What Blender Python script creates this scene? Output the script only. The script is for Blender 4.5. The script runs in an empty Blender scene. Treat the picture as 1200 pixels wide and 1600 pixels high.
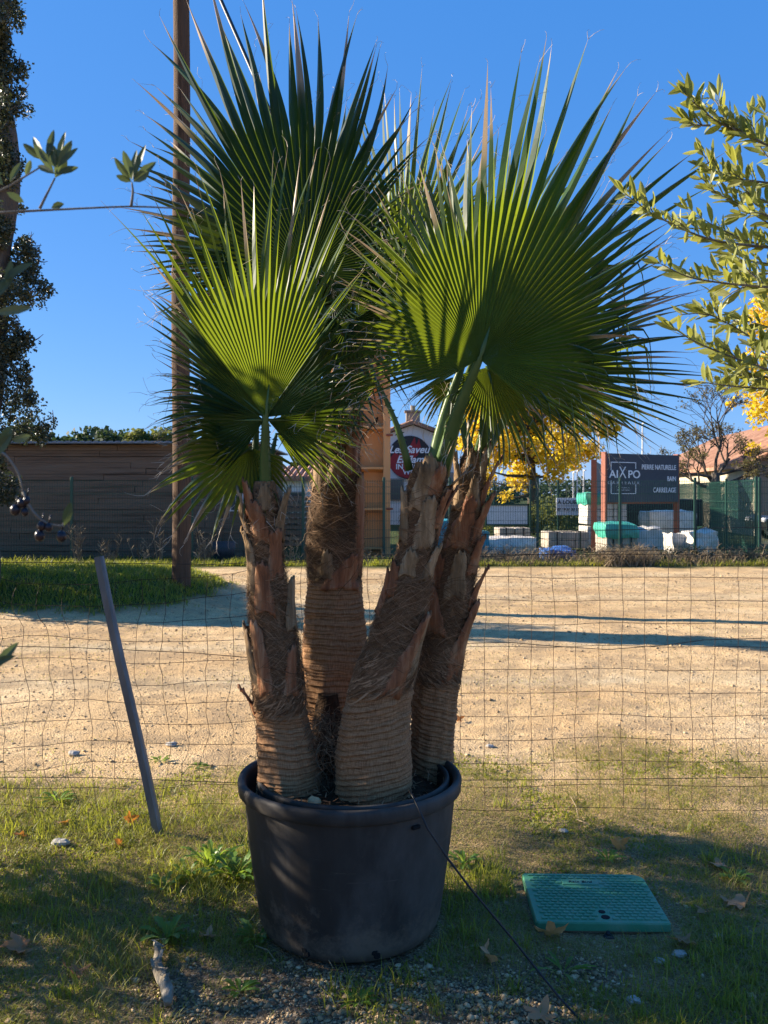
import bpy, math, random
import numpy as np
from mathutils import Vector, noise as mnoise
SC = bpy.context.scene
COL = SC.collection
R = math.radians
PI = math.pi
random.seed(7)
RNG = np.random.default_rng(7)

# ------------------------------------------------------------------ camera, sky, sun, exposure
FPX, HOR, CAMH = 1400.0, 772.0, 1.5            # focal length in photo pixels, horizon row, eye height
cam = bpy.data.cameras.new('camera')
cam.sensor_fit = 'VERTICAL'; cam.sensor_height = 36; cam.lens = 36 * FPX / 1600
cam.shift_y = -(800 - HOR) / 1600
cam.clip_start = .05; cam.clip_end = 3000
cam.dof.use_dof = True; cam.dof.focus_distance = 3.1; cam.dof.aperture_fstop = 13
camo = bpy.data.objects.new('camera', cam); COL.objects.link(camo)
camo.location = (0, 0, CAMH); camo.rotation_euler = (PI/2, 0, 0)
SC.camera = camo

SUN_AZ, SUN_EL = R(-76), R(23)                # azimuth clockwise from +Y
sdir = Vector((math.sin(SUN_AZ)*math.cos(SUN_EL), math.cos(SUN_AZ)*math.cos(SUN_EL), math.sin(SUN_EL)))
w = bpy.data.worlds.new('World'); SC.world = w; w.use_nodes = True
nt = w.node_tree; nt.nodes.clear()
sky = nt.nodes.new('ShaderNodeTexSky'); sky.sky_type = 'NISHITA'; sky.sun_disc = False
sky.sun_elevation = SUN_EL; sky.sun_rotation = SUN_AZ
sky.air_density = .95; sky.dust_density = 0.0; sky.ozone_density = 3.0; sky.altitude = 200
bg = nt.nodes.new('ShaderNodeBackground'); bg.inputs[1].default_value = .08
wo = nt.nodes.new('ShaderNodeOutputWorld')
hs_ = nt.nodes.new('ShaderNodeMix'); hs_.data_type = 'RGBA'; hs_.inputs[0].default_value = .69; hs_.inputs[7].default_value = (.12, 1.22, 3.9, 1)
nt.links.new(sky.outputs[0], hs_.inputs[6]); nt.links.new(hs_.outputs[2], bg.inputs[0]); nt.links.new(bg.outputs[0], wo.inputs[0])
sl = bpy.data.lights.new('sun', 'SUN'); sl.energy = 5.0; sl.angle = R(.5); sl.color = (1, .87, .70)
so = bpy.data.objects.new('sun', sl); COL.objects.link(so)
so.rotation_euler = sdir.to_track_quat('Z', 'Y').to_euler()
so.location = (-30, 10, 20)
SC.view_settings.view_transform = 'Standard'; SC.view_settings.look = 'None'
SC.view_settings.exposure = 1.5; SC.view_settings.gamma = 1
SC.cycles.max_bounces = 6; SC.cycles.transparent_max_bounces = 8

# ------------------------------------------------------------------ helpers
def X(px, Y): return (px - 600) / FPX * Y
def Z(py, Y): return CAMH - (py - HOR) / FPX * Y
def P(px, py, Y): return Vector((X(px, Y), Y, Z(py, Y)))
def ground_at(py, z=0): return (CAMH - z) * FPX / (py - HOR)
def PG(px, py, z=0):
    Y = ground_at(py, z); return Vector((X(px, Y), Y, z))
def tag(o, label=None, cat=None, group=None, kind=None):
    if label: o['label'] = label
    if cat: o['category'] = cat
    if group: o['group'] = group
    if kind: o['kind'] = kind
    return o
def thing(name, label, cat, loc=(0, 0, 0), rotz=0, group=None):
    o = bpy.data.objects.new(name, None); COL.objects.link(o)
    o.location = loc; o.rotation_euler = (0, 0, rotz); o.empty_display_size = .1
    return tag(o, label, cat, group)

class MB:
    def __init__(s): s.v = []; s.f = []; s.a = []; s.b = []; s.uv = []; s.cur = (0., 0.)
    def vert(s, p, a=None, b=None, uv=(0, 0)):
        s.v.append((p[0], p[1], p[2])); s.a.append(s.cur[0] if a is None else a); s.b.append(s.cur[1] if b is None else b); s.uv.append(uv)
        return len(s.v) - 1
    def face(s, *i): s.f.append(i)
    def box(s, c, d, rz=0, bev=0):
        cx, cy, cz = c; hx, hy, hz = d[0]/2, d[1]/2, d[2]/2; co, si = math.cos(rz), math.sin(rz); n = len(s.v)
        if bev <= 0:
            for z in (-hz, hz):
                for x, y in ((-hx, -hy), (hx, -hy), (hx, hy), (-hx, hy)):
                    s.vert((cx+x*co-y*si, cy+x*si+y*co, cz+z))
            for q in ((3,2,1,0),(4,5,6,7),(0,1,5,4),(1,2,6,5),(2,3,7,6),(3,0,4,7)): s.face(*[n+k for k in q])
        else:
            b = min(bev, hx*.9, hy*.9, hz*.9)
            rings = [(-hz, b), (-hz+b, 0), (hz-b, 0), (hz, b)]
            for z, i in rings:
                ax, ay = hx-i, hy-i
                for x, y in ((-ax+b, -ay), (ax-b, -ay), (ax, -ay+b), (ax, ay-b), (ax-b, ay), (-ax+b, ay), (-ax, ay-b), (-ax, -ay+b)):
                    s.vert((cx+x*co-y*si, cy+x*si+y*co, cz+z))
            for r in range(3):
                for k in range(8): s.face(n+r*8+k, n+r*8+(k+1) % 8, n+(r+1)*8+(k+1) % 8, n+(r+1)*8+k)
            s.face(*[n+7-k for k in range(8)]); s.face(*[n+24+k for k in range(8)])
    def tube(s, pts, rad, sides=6, cap=True, flat=1.0, up=None):
        pts = [Vector(p) for p in pts]; m = len(pts)
        if not hasattr(rad, '__len__'): rad = [rad]*m
        t0 = (pts[1]-pts[0]).normalized()
        ref = Vector(up) if up is not None else (Vector((0, 0, 1)) if abs(t0.z) < .9 else Vector((1, 0, 0)))
        u = (ref - t0*ref.dot(t0)).normalized(); n = len(s.v); L = 0
        for i, p in enumerate(pts):
            t = (pts[min(i+1, m-1)] - pts[max(i-1, 0)]).normalized()
            u = (u - t*u.dot(t)).normalized(); w_ = t.cross(u)
            if i: L += (p-pts[i-1]).length
            for k in range(sides):
                a = 2*PI*k/sides
                q = p + (u*math.cos(a)*flat + w_*math.sin(a))*rad[i]
                s.vert(q, uv=(k/sides, L))
        for i in range(m-1):
            for k in range(sides):
                s.face(n+i*sides+k, n+i*sides+(k+1) % sides, n+(i+1)*sides+(k+1) % sides, n+(i+1)*sides+k)
        if cap and sides > 2:
            s.face(*[n+sides-1-k for k in range(sides)]); s.face(*[n+(m-1)*sides+k for k in range(sides)])
    def ribbon(s, pts, wid, nrm, lift=0):
        m = len(pts); n = len(s.v)
        if not hasattr(wid, '__len__'): wid = [wid]*m
        for i, p in enumerate(pts):
            t = (Vector(pts[min(i+1, m-1)]) - Vector(pts[max(i-1, 0)])).normalized()
            nn = nrm[i] if isinstance(nrm, list) else nrm
            sd = t.cross(Vector(nn)).normalized()*wid[i]/2
            s.vert(Vector(p)-sd); s.vert(Vector(p)+sd)
        for i in range(m-1): s.face(n+2*i, n+2*i+1, n+2*i+3, n+2*i+2)
    def leaf(s, p, d, nrm, L, W, fold=.25, bend=.12):
        d = d.normalized(); sd = d.cross(nrm)
        if sd.length < 1e-4: sd = d.cross(Vector((.3, .9, .1)))
        sd.normalize(); nn = sd.cross(d); n = len(s.v)
        s.vert(p)
        for t, w_ in ((.3, .85), (.62, 1.), (.88, .5)):
            c = p + d*L*t + nn*(-bend*L*t*t)
            s.vert(c - sd*W/2*w_ + nn*fold*W/2*w_); s.vert(c); s.vert(c + sd*W/2*w_ + nn*fold*W/2*w_)
        s.vert(p + d*L - nn*bend*L)
        s.face(n, n+2, n+1); s.face(n, n+3, n+2)
        for k in (1, 4): s.face(n+k, n+k+1, n+k+4, n+k+3); s.face(n+k+1, n+k+2, n+k+5, n+k+4)
        s.face(n+7, n+8, n+10); s.face(n+8, n+9, n+10)
    def build(s, name, mat, parent=None, smooth=False):
        me = bpy.data.meshes.new(name); me.from_pydata(s.v, [], s.f)
        if any(s.a) or any(s.b):
            for nm, arr in (('rnd', s.a), ('tip', s.b)):
                at = me.attributes.new(nm, 'FLOAT', 'POINT'); at.data.foreach_set('value', np.array(arr, dtype=np.float32))
        if any(u != (0, 0) for u in s.uv[:50]):
            uvl = me.uv_layers.new(name='UVMap'); li = np.empty(len(me.loops), dtype=np.int32); me.loops.foreach_get('vertex_index', li)
            uvl.data.foreach_set('uv', np.array(s.uv, dtype=np.float32)[li].ravel())
        me.materials.append(mat)
        if smooth: me.polygons.foreach_set('use_smooth', [True]*len(me.polygons))
        o = bpy.data.objects.new(name, me); COL.objects.link(o)
        if parent: o.parent = parent
        return o

def rel(parent, *objs):
    """children built in world coordinates: keep them in place under a parent that is not at the origin"""
    bpy.context.view_layer.update()
    for o in objs:
        o.parent = parent; o.matrix_parent_inverse = parent.matrix_world.inverted()
def centre_on(o):
    """move a single mesh thing's origin to its base"""
    me = o.data; n = len(me.vertices); co = np.empty(n*3, dtype=np.float32); me.vertices.foreach_get('co', co); co = co.reshape(-1, 3)
    c = np.array([co[:, 0].mean(), co[:, 1].mean(), co[:, 2].min()], dtype=np.float32)
    me.vertices.foreach_set('co', (co-c).ravel()); o.location = c.tolist(); return o

def vn(x, y, seed=0):
    x = np.asarray(x, dtype=np.float64); y = np.asarray(y, dtype=np.float64)
    xi = np.floor(x).astype(np.int64); yi = np.floor(y).astype(np.int64); xf = x-xi; yf = y-yi
    def h(a, b):
        n = (a*374761393 + b*668265263 + seed*974634777) & 0xffffffff
        n = ((n ^ (n >> 13))*1274126177) & 0xffffffff
        return ((n ^ (n >> 16)) & 0xffff)/65535.
    u = xf*xf*(3-2*xf); v = yf*yf*(3-2*yf)
    return (h(xi, yi)*(1-u)+h(xi+1, yi)*u)*(1-v)+(h(xi, yi+1)*(1-u)+h(xi+1, yi+1)*u)*v
def fbm(x, y, o=4, seed=0):
    s = 0; a = .5; t = 0
    for k in range(o): s = s+a*vn(x*2**k, y*2**k, seed+k); t += a; a *= .5
    return s/t
def sst(a, b, x):
    t = np.clip((x-a)/(b-a), 0, 1); return t*t*(3-2*t)

# ------------------------------------------------------------------ materials
def newmat(name):
    m = bpy.data.materials.new(name); m.use_nodes = True
    n = m.node_tree.nodes; l = m.node_tree.links
    return m, n, l, n['Principled BSDF']
def N(n, t, **k):
    q = n.new(t)
    for a, b in k.items():
        if a.startswith('i_'):
            q.inputs[int(a[2:])].default_value = b
        else: setattr(q, a, b)
    return q
def ramp(n, stops):
    r = n.new('ShaderNodeValToRGB'); e = r.color_ramp.elements
    while len(e) > 1: e.remove(e[-1])
    e[0].position = stops[0][0]; e[0].color = (*stops[0][1], 1)
    for p, c in stops[1:]:
        q = e.new(p); q.color = (*c, 1)
    return r
def rough_mat(name, c1, c2, scale=8, rough=.8, bump=.3, bscale=40, stretch=(1, 1, 1), metal=0, detail=6, spec=.3, bdist=.01, uv=False, c3=None):
    m, n, l, b = newmat(name)
    tc = N(n, 'ShaderNodeTexCoord'); mp = N(n, 'ShaderNodeMapping'); mp.inputs['Scale'].default_value = stretch
    l.new(tc.outputs['UV' if uv else 'Object'], mp.inputs[0])
    n1 = N(n, 'ShaderNodeTexNoise'); n1.inputs['Scale'].default_value = scale; n1.inputs['Detail'].default_value = detail
    n1.inputs['Roughness'].default_value = .65
    l.new(mp.outputs[0], n1.inputs['Vector'])
    st = [(.3, c1), (.7, c2)] if c3 is None else [(.28, c1), (.5, c2), (.72, c3)]
    r = ramp(n, st); l.new(n1.outputs[0], r.inputs[0]); l.new(r.outputs[0], b.inputs['Base Color'])
    n2 = N(n, 'ShaderNodeTexNoise'); n2.inputs['Scale'].default_value = bscale; n2.inputs['Detail'].default_value = 8
    l.new(mp.outputs[0], n2.inputs['Vector'])
    bp = N(n, 'ShaderNodeBump'); bp.inputs['Strength'].default_value = bump; bp.inputs['Distance'].default_value = bdist
    l.new(n2.outputs[0], bp.inputs['Height']); l.new(bp.outputs[0], b.inputs['Normal'])
    b.inputs['Roughness'].default_value = rough; b.inputs['Metallic'].default_value = metal
    b.inputs['Specular IOR Level'].default_value = spec
    return m
def leaf_mat(name, stops, trans, tfac=.35, rough=.45, tipcol=None, spec=.4, glow=1.0, nscale=0):
    """two sided leaf: reflective + translucent, colour varied leaf by leaf ('rnd'), tips by 'tip'"""
    m, n, l, b = newmat(name)
    a = N(n, 'ShaderNodeAttribute', attribute_name='rnd')
    r = ramp(n, stops); l.new(a.outputs['Fac'], r.inputs[0]); col = r.outputs[0]
    if nscale:
        tc = N(n, 'ShaderNodeTexCoord'); ns = N(n, 'ShaderNodeTexNoise'); ns.inputs['Scale'].default_value = nscale; ns.inputs['Detail'].default_value = 5
        l.new(tc.outputs['Object'], ns.inputs['Vector'])
        mr = N(n, 'ShaderNodeMapRange'); mr.inputs[1].default_value = .3; mr.inputs[2].default_value = .7; mr.inputs[3].default_value = .65; mr.inputs[4].default_value = 1.3
        l.new(ns.outputs[0], mr.inputs[0])
        vm = N(n, 'ShaderNodeVectorMath', operation='SCALE'); l.new(col, vm.inputs[0]); l.new(mr.outputs[0], vm.inputs['Scale']); col = vm.outputs[0]
    tr = N(n, 'ShaderNodeBsdfTranslucent')
    tcx = N(n, 'ShaderNodeMix', data_type='RGBA', blend_type='MIX'); tcx.inputs[0].default_value = .35
    l.new(col, tcx.inputs[6]); tcx.inputs[7].default_value = (*trans, 1)
    tcol = tcx.outputs[2]
    tcx.inputs[0].default_value = .8
    if tipcol:
        at = N(n, 'ShaderNodeAttribute', attribute_name='tip')
        for i in (0, 1):
            mx = N(n, 'ShaderNodeMix', data_type='RGBA'); l.new(at.outputs['Fac'], mx.inputs[0])
            l.new(col if i == 0 else tcol, mx.inputs[6]); mx.inputs[7].default_value = (*tipcol, 1)
            if i == 0: col = mx.outputs[2]
            else: tcol = mx.outputs[2]
    l.new(col, b.inputs['Base Color']); l.new(tcol, tr.inputs[0])
    b.inputs['Roughness'].default_value = rough; b.inputs['Specular IOR Level'].default_value = spec
    ms = N(n, 'ShaderNodeMixShader'); ms.inputs[0].default_value = tfac
    out = n['Material Output']
    l.new(b.outputs[0], ms.inputs[1]); l.new(tr.outputs[0], ms.inputs[2]); l.new(ms.outputs[0], out.inputs[0])
    return m
def flat_mat(name, c, rough=.5, metal=0, spec=.4):
    return rough_mat(name, tuple(x*.86 for x in c), tuple(min(1, x*1.1) for x in c), scale=14, rough=rough, bump=.08, bscale=60, metal=metal, spec=spec)

M = {}
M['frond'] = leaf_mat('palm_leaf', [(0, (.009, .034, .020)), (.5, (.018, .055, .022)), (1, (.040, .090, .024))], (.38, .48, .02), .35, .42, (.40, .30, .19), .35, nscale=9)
M['frond_shaded'] = leaf_mat('palm_leaf_shaded', [(0, (.009, .028, .013)), (.5, (.018, .048, .018)), (1, (.038, .074, .022))], (.22, .32, .02), .26, .42, (.40, .30, .19), .35, nscale=9)  # darker copy of the palm leaf, shade put into the colour
M['frond_dry'] = leaf_mat('palm_leaf_dry', [(0, (.20, .14, .07)), (1, (.32, .25, .13))], (.4, .3, .12), .3, .6, (.30, .22, .14), .2)
M['petiole'] = rough_mat('petiole_green', (.045, .085, .02), (.09, .15, .035), 14, .42, .15, 80, (1, 1, .2), spec=.4)
M['filament'] = flat_mat('leaf_filament', (.46, .38, .28), .7)
M['fibre'] = leaf_mat('palm_fibre', [(0, (.07, .034, .016)), (.5, (.19, .105, .052)), (1, (.42, .26, .145))], (.3, .2, .1), .1, .75, None, .2)
M['fibre_dark'] = leaf_mat('palm_fibre_dark', [(0, (.05, .030, .016)), (.6, (.12, .075, .042)), (1, (.24, .16, .09))], (.2, .12, .05), .08, .8, None, .2)
M['boot'] = rough_mat('leaf_base_brown', (.075, .030, .014), (.27, .105, .045), 7, .6, .7, 50, (4, 4, .35), spec=.25, bdist=.008, c3=(.44, .28, .155))
M['boot_grey'] = rough_mat('leaf_base_grey', (.065, .040, .020), (.24, .155, .080), 7, .7, .7, 50, (4, 4, .35), spec=.2, bdist=.008, c3=(.48, .34, .20))

def trunk_mat():
    m, n, l, b = newmat('palm_trunk')
    tc = N(n, 'ShaderNodeTexCoord'); uv = tc.outputs['UV']
    mp = N(n, 'ShaderNodeMapping'); mp.inputs['Scale'].default_value = (40, 4, 1); l.new(uv, mp.inputs[0])
    n1 = N(n, 'ShaderNodeTexNoise'); n1.inputs['Scale'].default_value = 2.2; n1.inputs['Detail'].default_value = 8; n1.inputs['Roughness'].default_value = .7; l.new(mp.outputs[0], n1.inputs[0])
    mp2 = N(n, 'ShaderNodeMapping'); mp2.inputs['Scale'].default_value = (3, 60, 1); l.new(uv, mp2.inputs[0])
    n2 = N(n, 'ShaderNodeTexNoise'); n2.inputs['Scale'].default_value = 1.4; n2.inputs['Detail'].default_value = 7; n2.inputs['Roughness'].default_value = .65; l.new(mp2.outputs[0], n2.inputs[0])
    ad = N(n, 'ShaderNodeMath', operation='ADD'); l.new(n1.outputs[0], ad.inputs[0]); l.new(n2.outputs[0], ad.inputs[1])
    hf = N(n, 'ShaderNodeMath', operation='MULTIPLY'); hf.inputs[1].default_value = .5; l.new(ad.outputs[0], hf.inputs[0])
    r = ramp(n, [(.32, (.050, .022, .009)), (.44, (.23, .115, .052)), (.57, (.40, .225, .11)), (.72, (.54, .35, .19))]); l.new(hf.outputs[0], r.inputs[0])
    at = N(n, 'ShaderNodeAttribute', attribute_name='tip')          # darker colour in the groove between two leaf scars
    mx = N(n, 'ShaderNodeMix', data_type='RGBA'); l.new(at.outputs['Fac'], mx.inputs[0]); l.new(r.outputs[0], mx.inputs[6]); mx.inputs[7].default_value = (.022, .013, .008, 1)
    l.new(mx.outputs[2], b.inputs['Base Color'])
    bp = N(n, 'ShaderNodeBump'); bp.inputs['Strength'].default_value = .9; bp.inputs['Distance'].default_value = .006
    l.new(hf.outputs[0], bp.inputs['Height']); l.new(bp.outputs[0], b.inputs['Normal'])
    b.inputs['Roughness'].default_value = .85; b.inputs['Specular IOR Level'].default_value = .2
    return m
M['trunk'] = trunk_mat()
M['pot'] = rough_mat('dusty_black_plastic', (.018, .015, .012), (.040, .035, .030), 2.6, .66, .18, 30, (1, 1, .45), spec=.25, bdist=.004, c3=(.11, .098, .086), detail=10)
def dirt_splash(m):
    n, l = m.node_tree.nodes, m.node_tree.links; b = n['Principled BSDF']; src = b.inputs['Base Color'].links[0].from_socket
    tc = N(n, 'ShaderNodeTexCoord'); sp = N(n, 'ShaderNodeSeparateXYZ'); l.new(tc.outputs['Object'], sp.inputs[0])
    ns = N(n, 'ShaderNodeTexNoise'); ns.inputs['Scale'].default_value = 9; ns.inputs['Detail'].default_value = 10; ns.inputs['Roughness'].default_value = .75; l.new(tc.outputs['Object'], ns.inputs[0])
    mr = N(n, 'ShaderNodeMapRange'); mr.inputs[1].default_value = .26; mr.inputs[2].default_value = 0.; mr.inputs[3].default_value = -.12; mr.inputs[4].default_value = .20; l.new(sp.outputs['Z'], mr.inputs[0])
    ad = N(n, 'ShaderNodeMath', operation='ADD'); l.new(mr.outputs[0], ad.inputs[0]); l.new(ns.outputs[0], ad.inputs[1])
    r = ramp(n, [(.52, (0, 0, 0)), (.72, (.6, .6, .6))]); l.new(ad.outputs[0], r.inputs[0])
    mx = N(n, 'ShaderNodeMix', data_type='RGBA'); l.new(r.outputs[0], mx.inputs[0]); l.new(src, mx.inputs[6]); mx.inputs[7].default_value = (.20, .155, .11, 1)
    sc = N(n, 'ShaderNodeMapping'); sc.inputs['Scale'].default_value = (1, 1, 14); l.new(tc.outputs['Object'], sc.inputs[0])
    n2 = N(n, 'ShaderNodeTexNoise'); n2.inputs['Scale'].default_value = 5; n2.inputs['Detail'].default_value = 12; n2.inputs['Roughness'].default_value = .8; l.new(sc.outputs[0], n2.inputs[0])
    r2 = ramp(n, [(.60, (0, 0, 0)), (.66, (.35, .35, .35))]); l.new(n2.outputs[0], r2.inputs[0])
    m2 = N(n, 'ShaderNodeMix', data_type='RGBA'); l.new(r2.outputs[0], m2.inputs[0]); l.new(mx.outputs[2], m2.inputs[6]); m2.inputs[7].default_value = (.16, .14, .12, 1)
    l.new(m2.outputs[2], b.inputs['Base Color'])
dirt_splash(M['pot'])
M['soil'] = rough_mat('potting_soil', (.018, .011, .006), (.07, .042, .024), 40, .95, .8, 120, spec=.1)
M['steel'] = rough_mat('galvanised_post', (.10, .10, .10), (.20, .20, .205), 12, .42, .15, 60, (1, 1, .2), metal=.6, spec=.5)
M['wire'] = rough_mat('rusty_wire', (.02, .012, .008), (.055, .033, .022), 20, .7, .2, 100, metal=.3)
M['wire_dark'] = rough_mat('dark_wire', (.02, .018, .016), (.04, .035, .03), 20, .6, .2, 100, metal=.3)
M['green_fence'] = flat_mat('green_coated_steel', (.012, .060, .042), .45)
M['cord'] = flat_mat('black_hose', (.008, .008, .009), .45)
M['teal'] = rough_mat('green_plastic_lid', (.040, .175, .085), (.055, .23, .12), 7, .5, .25, 90, spec=.35, bdist=.002, c3=(.13, .27, .17))
M['hole'] = flat_mat('dark_recess', (.004, .004, .004), .9)
M['wood_pole'] = rough_mat('weathered_pole', (.022, .014, .010), (.115, .070, .042), 7, .85, .8, 24, (6, 6, .16), spec=.15, bdist=.012, c3=(.075, .058, .045))
M['wood_wall'] = rough_mat('weathered_cladding', (.060, .040, .028), (.16, .108, .072), 1.6, .8, .4, 10, (.35, 1, 7), spec=.2, bdist=.02, c3=(.17, .13, .095))
M['roof_sheet'] = flat_mat('grey_blue_metal', (.16, .19, .24), .35, .5)
M['white_wall'] = rough_mat('white_render', (.60, .59, .56), (.74, .73, .70), 1.2, .9, .1, 30)
M['cream_wall'] = rough_mat('cream_render', (.40, .35, .25), (.56, .50, .37), .9, .9, .1, 30)
M['grey_wall'] = rough_mat('grey_render', (.22, .19, .16), (.32, .28, .24), .9, .9, .1, 30)
M['window'] = flat_mat('dark_glass', (.035, .05, .06), .12, 0, .6)
M['bark'] = rough_mat('grey_bark', (.055, .045, .035), (.15, .125, .10), 6, .9, .9, 22, (2, 2, .5), spec=.15, bdist=.03)
M['bark_olive'] = rough_mat('olive_bark', (.10, .09, .075), (.24, .22, .18), 12, .9, .6, 60, (2, 2, .5), spec=.15)
M['orange'] = rough_mat('orange_painted_steel', (.50, .21, .07), (.66, .31, .11), 1.3, .6, .15, 14, (1, 1, .3), c3=(.58, .33, .17))
M['rust'] = flat_mat('rust_red_steel', (.26, .07, .035), .6)
M['slate'] = flat_mat('slate_board', (.040, .047, .062), .55)
M['white_ink'] = flat_mat('white_lettering', (.82, .82, .82), .5)
M['grey_ink'] = flat_mat('grey_lettering', (.50, .51, .53), .5)
M['black_ink'] = flat_mat('black_lettering', (.02, .02, .025), .5)
M['red_ink'] = flat_mat('red_sign_paint', (.30, .015, .02), .5)
M['board'] = flat_mat('white_board', (.62, .63, .64), .5)
M['block'] = rough_mat('limestone', (.42, .40, .36), (.60, .57, .52), 3, .85, .3, 30)
M['block_brown'] = rough_mat('rough_limestone', (.26, .22, .17), (.46, .41, .34), 3, .9, .5, 18)
M['wrap'] = rough_mat('green_tarp', (.03, .27, .19), (.08, .42, .31), 4, .35, .6, 9, spec=.6, bdist=.05)
M['teal_tarp'] = rough_mat('turquoise_plastic', (.02, .20, .23), (.05, .32, .36), 4, .4, .5, 9, spec=.6, bdist=.05)
M['clear_wrap'] = rough_mat('white_wrap', (.52, .47, .40), (.76, .71, .63), 4, .3, .7, 9, spec=.6, bdist=.05)
M['blue_tarp'] = rough_mat('blue_tarp', (.04, .12, .40), (.08, .22, .55), 4, .4, .5, 9, spec=.5, bdist=.05)
M['pallet'] = flat_mat('pallet_wood', (.26, .18, .11), .85)
M['fallen'] = leaf_mat('fallen_leaf', [(0, (.26, .13, .06)), (.5, (.50, .29, .15)), (1, (.72, .24, .03))], (.7, .28, .05), .3, .65, None, .25)
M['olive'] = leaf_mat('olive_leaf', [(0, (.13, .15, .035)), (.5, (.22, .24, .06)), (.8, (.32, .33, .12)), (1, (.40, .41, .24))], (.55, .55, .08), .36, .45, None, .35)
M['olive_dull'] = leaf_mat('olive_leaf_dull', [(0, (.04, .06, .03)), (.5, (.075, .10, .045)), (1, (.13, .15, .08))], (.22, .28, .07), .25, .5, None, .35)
M['olive_fruit'] = flat_mat('ripe_olive', (.012, .008, .014), .3)
M['ivy'] = leaf_mat('ivy_leaf', [(0, (.020, .028, .018)), (.6, (.050, .062, .036)), (1, (.12, .13, .08))], (.10, .14, .03), .15, .4, None, .4)
M['yellow_leaf'] = leaf_mat('yellow_leaf', [(0, (.24, .23, .03)), (.35, (.60, .45, .03)), (.8, (.78, .56, .03)), (1, (.50, .24, .03))], (.95, .72, .05), .5, .5, None, .3)
M['far_leaf'] = leaf_mat('dark_tree_leaf', [(0, (.020, .040, .022)), (1, (.055, .085, .040))], (.1, .16, .04), .2, .6, None, .2)
M['mid_leaf'] = leaf_mat('green_tree_leaf', [(0, (.04, .065, .02)), (1, (.13, .14, .04))], (.3, .32, .06), .3, .6, None, .2)
M['sparse_leaf'] = leaf_mat('sparse_leaf', [(0, (.06, .07, .03)), (1, (.20, .16, .06))], (.3, .25, .06), .3, .6, None, .2)
M['grass'] = leaf_mat('grass_blade', [(0, (.065, .085, .012)), (.35, (.14, .165, .020)), (.6, (.23, .24, .032)), (.74, (.28, .225, .09)), (.88, (.40, .31, .16)), (1, (.20, .14, .08))], (.50, .52, .05), .45, .5, None, .3)
M['weed'] = leaf_mat('weed_leaf', [(0, (.055, .12, .016)), (1, (.13, .23, .035))], (.46, .62, .06), .45, .42, None, .35)
M['dry_stem'] = leaf_mat('dry_stem', [(0, (.12, .085, .05)), (1, (.36, .28, .17))], (.3, .22, .1), .15, .8, None, .15)
M['stone'] = rough_mat('pale_stone', (.26, .24, .21), (.50, .47, .42), 9, .85, .4, 60)
M['stone_tan'] = rough_mat('tan_stone', (.40, .27, .13), (.58, .42, .24), 9, .8, .4, 60)
M['car'] = flat_mat('black_car_paint', (.015, .016, .02), .25)
M['lamp'] = flat_mat('clear_lens', (.6, .62, .65), .15)
M['rubber'] = flat_mat('tyre_rubber', (.015, .015, .015), .8)
M['white_stick'] = rough_mat('peeling_bark', (.07, .055, .035), (.22, .185, .135), 22, .85, 1., 40, (1, .4, 1), bdist=.02, c3=(.40, .36, .29))
M['bronze'] = rough_mat('dark_steel', (.02, .02, .022), (.05, .05, .052), 20, .5, .2, 60, metal=.4)

def pebble_mat():
    m, n, l, b = newmat('pebbles')
    a = N(n, 'ShaderNodeAttribute', attribute_name='rnd')
    r = ramp(n, [(0, (.22, .155, .085)), (.45, (.44, .32, .18)), (.8, (.57, .44, .27)), (1, (.72, .60, .42))]); l.new(a.outputs['Fac'], r.inputs[0])
    tc = N(n, 'ShaderNodeTexCoord'); ns = N(n, 'ShaderNodeTexNoise'); ns.inputs['Scale'].default_value = 60; l.new(tc.outputs['Object'], ns.inputs[0])
    mr = N(n, 'ShaderNodeMapRange'); mr.inputs[3].default_value = .6; mr.inputs[4].default_value = 1.3; l.new(ns.outputs[0], mr.inputs[0])
    vm = N(n, 'ShaderNodeVectorMath', operation='SCALE'); l.new(r.outputs[0], vm.inputs[0]); l.new(mr.outputs[0], vm.inputs['Scale'])
    l.new(vm.outputs[0], b.inputs['Base Color']); b.inputs['Roughness'].default_value = .85; b.inputs['Specular IOR Level'].default_value = .2
    return m
M['pebble'] = pebble_mat()

def tile_mat():
    m, n, l, b = newmat('clay_roof_tiles')
    tc = N(n, 'ShaderNodeTexCoord'); ns = N(n, 'ShaderNodeTexNoise'); ns.inputs['Scale'].default_value = 1.7; ns.inputs['Detail'].default_value = 8; ns.inputs['Roughness'].default_value = .8
    l.new(tc.outputs['Object'], ns.inputs[0])
    r = ramp(n, [(.3, (.14, .075, .05)), (.5, (.34, .175, .11)), (.7, (.50, .33, .23))]); l.new(ns.outputs[0], r.inputs[0]); l.new(r.outputs[0], b.inputs['Base Color'])
    b.inputs['Roughness'].default_value = .85
    return m
M['tile'] = tile_mat()

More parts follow.
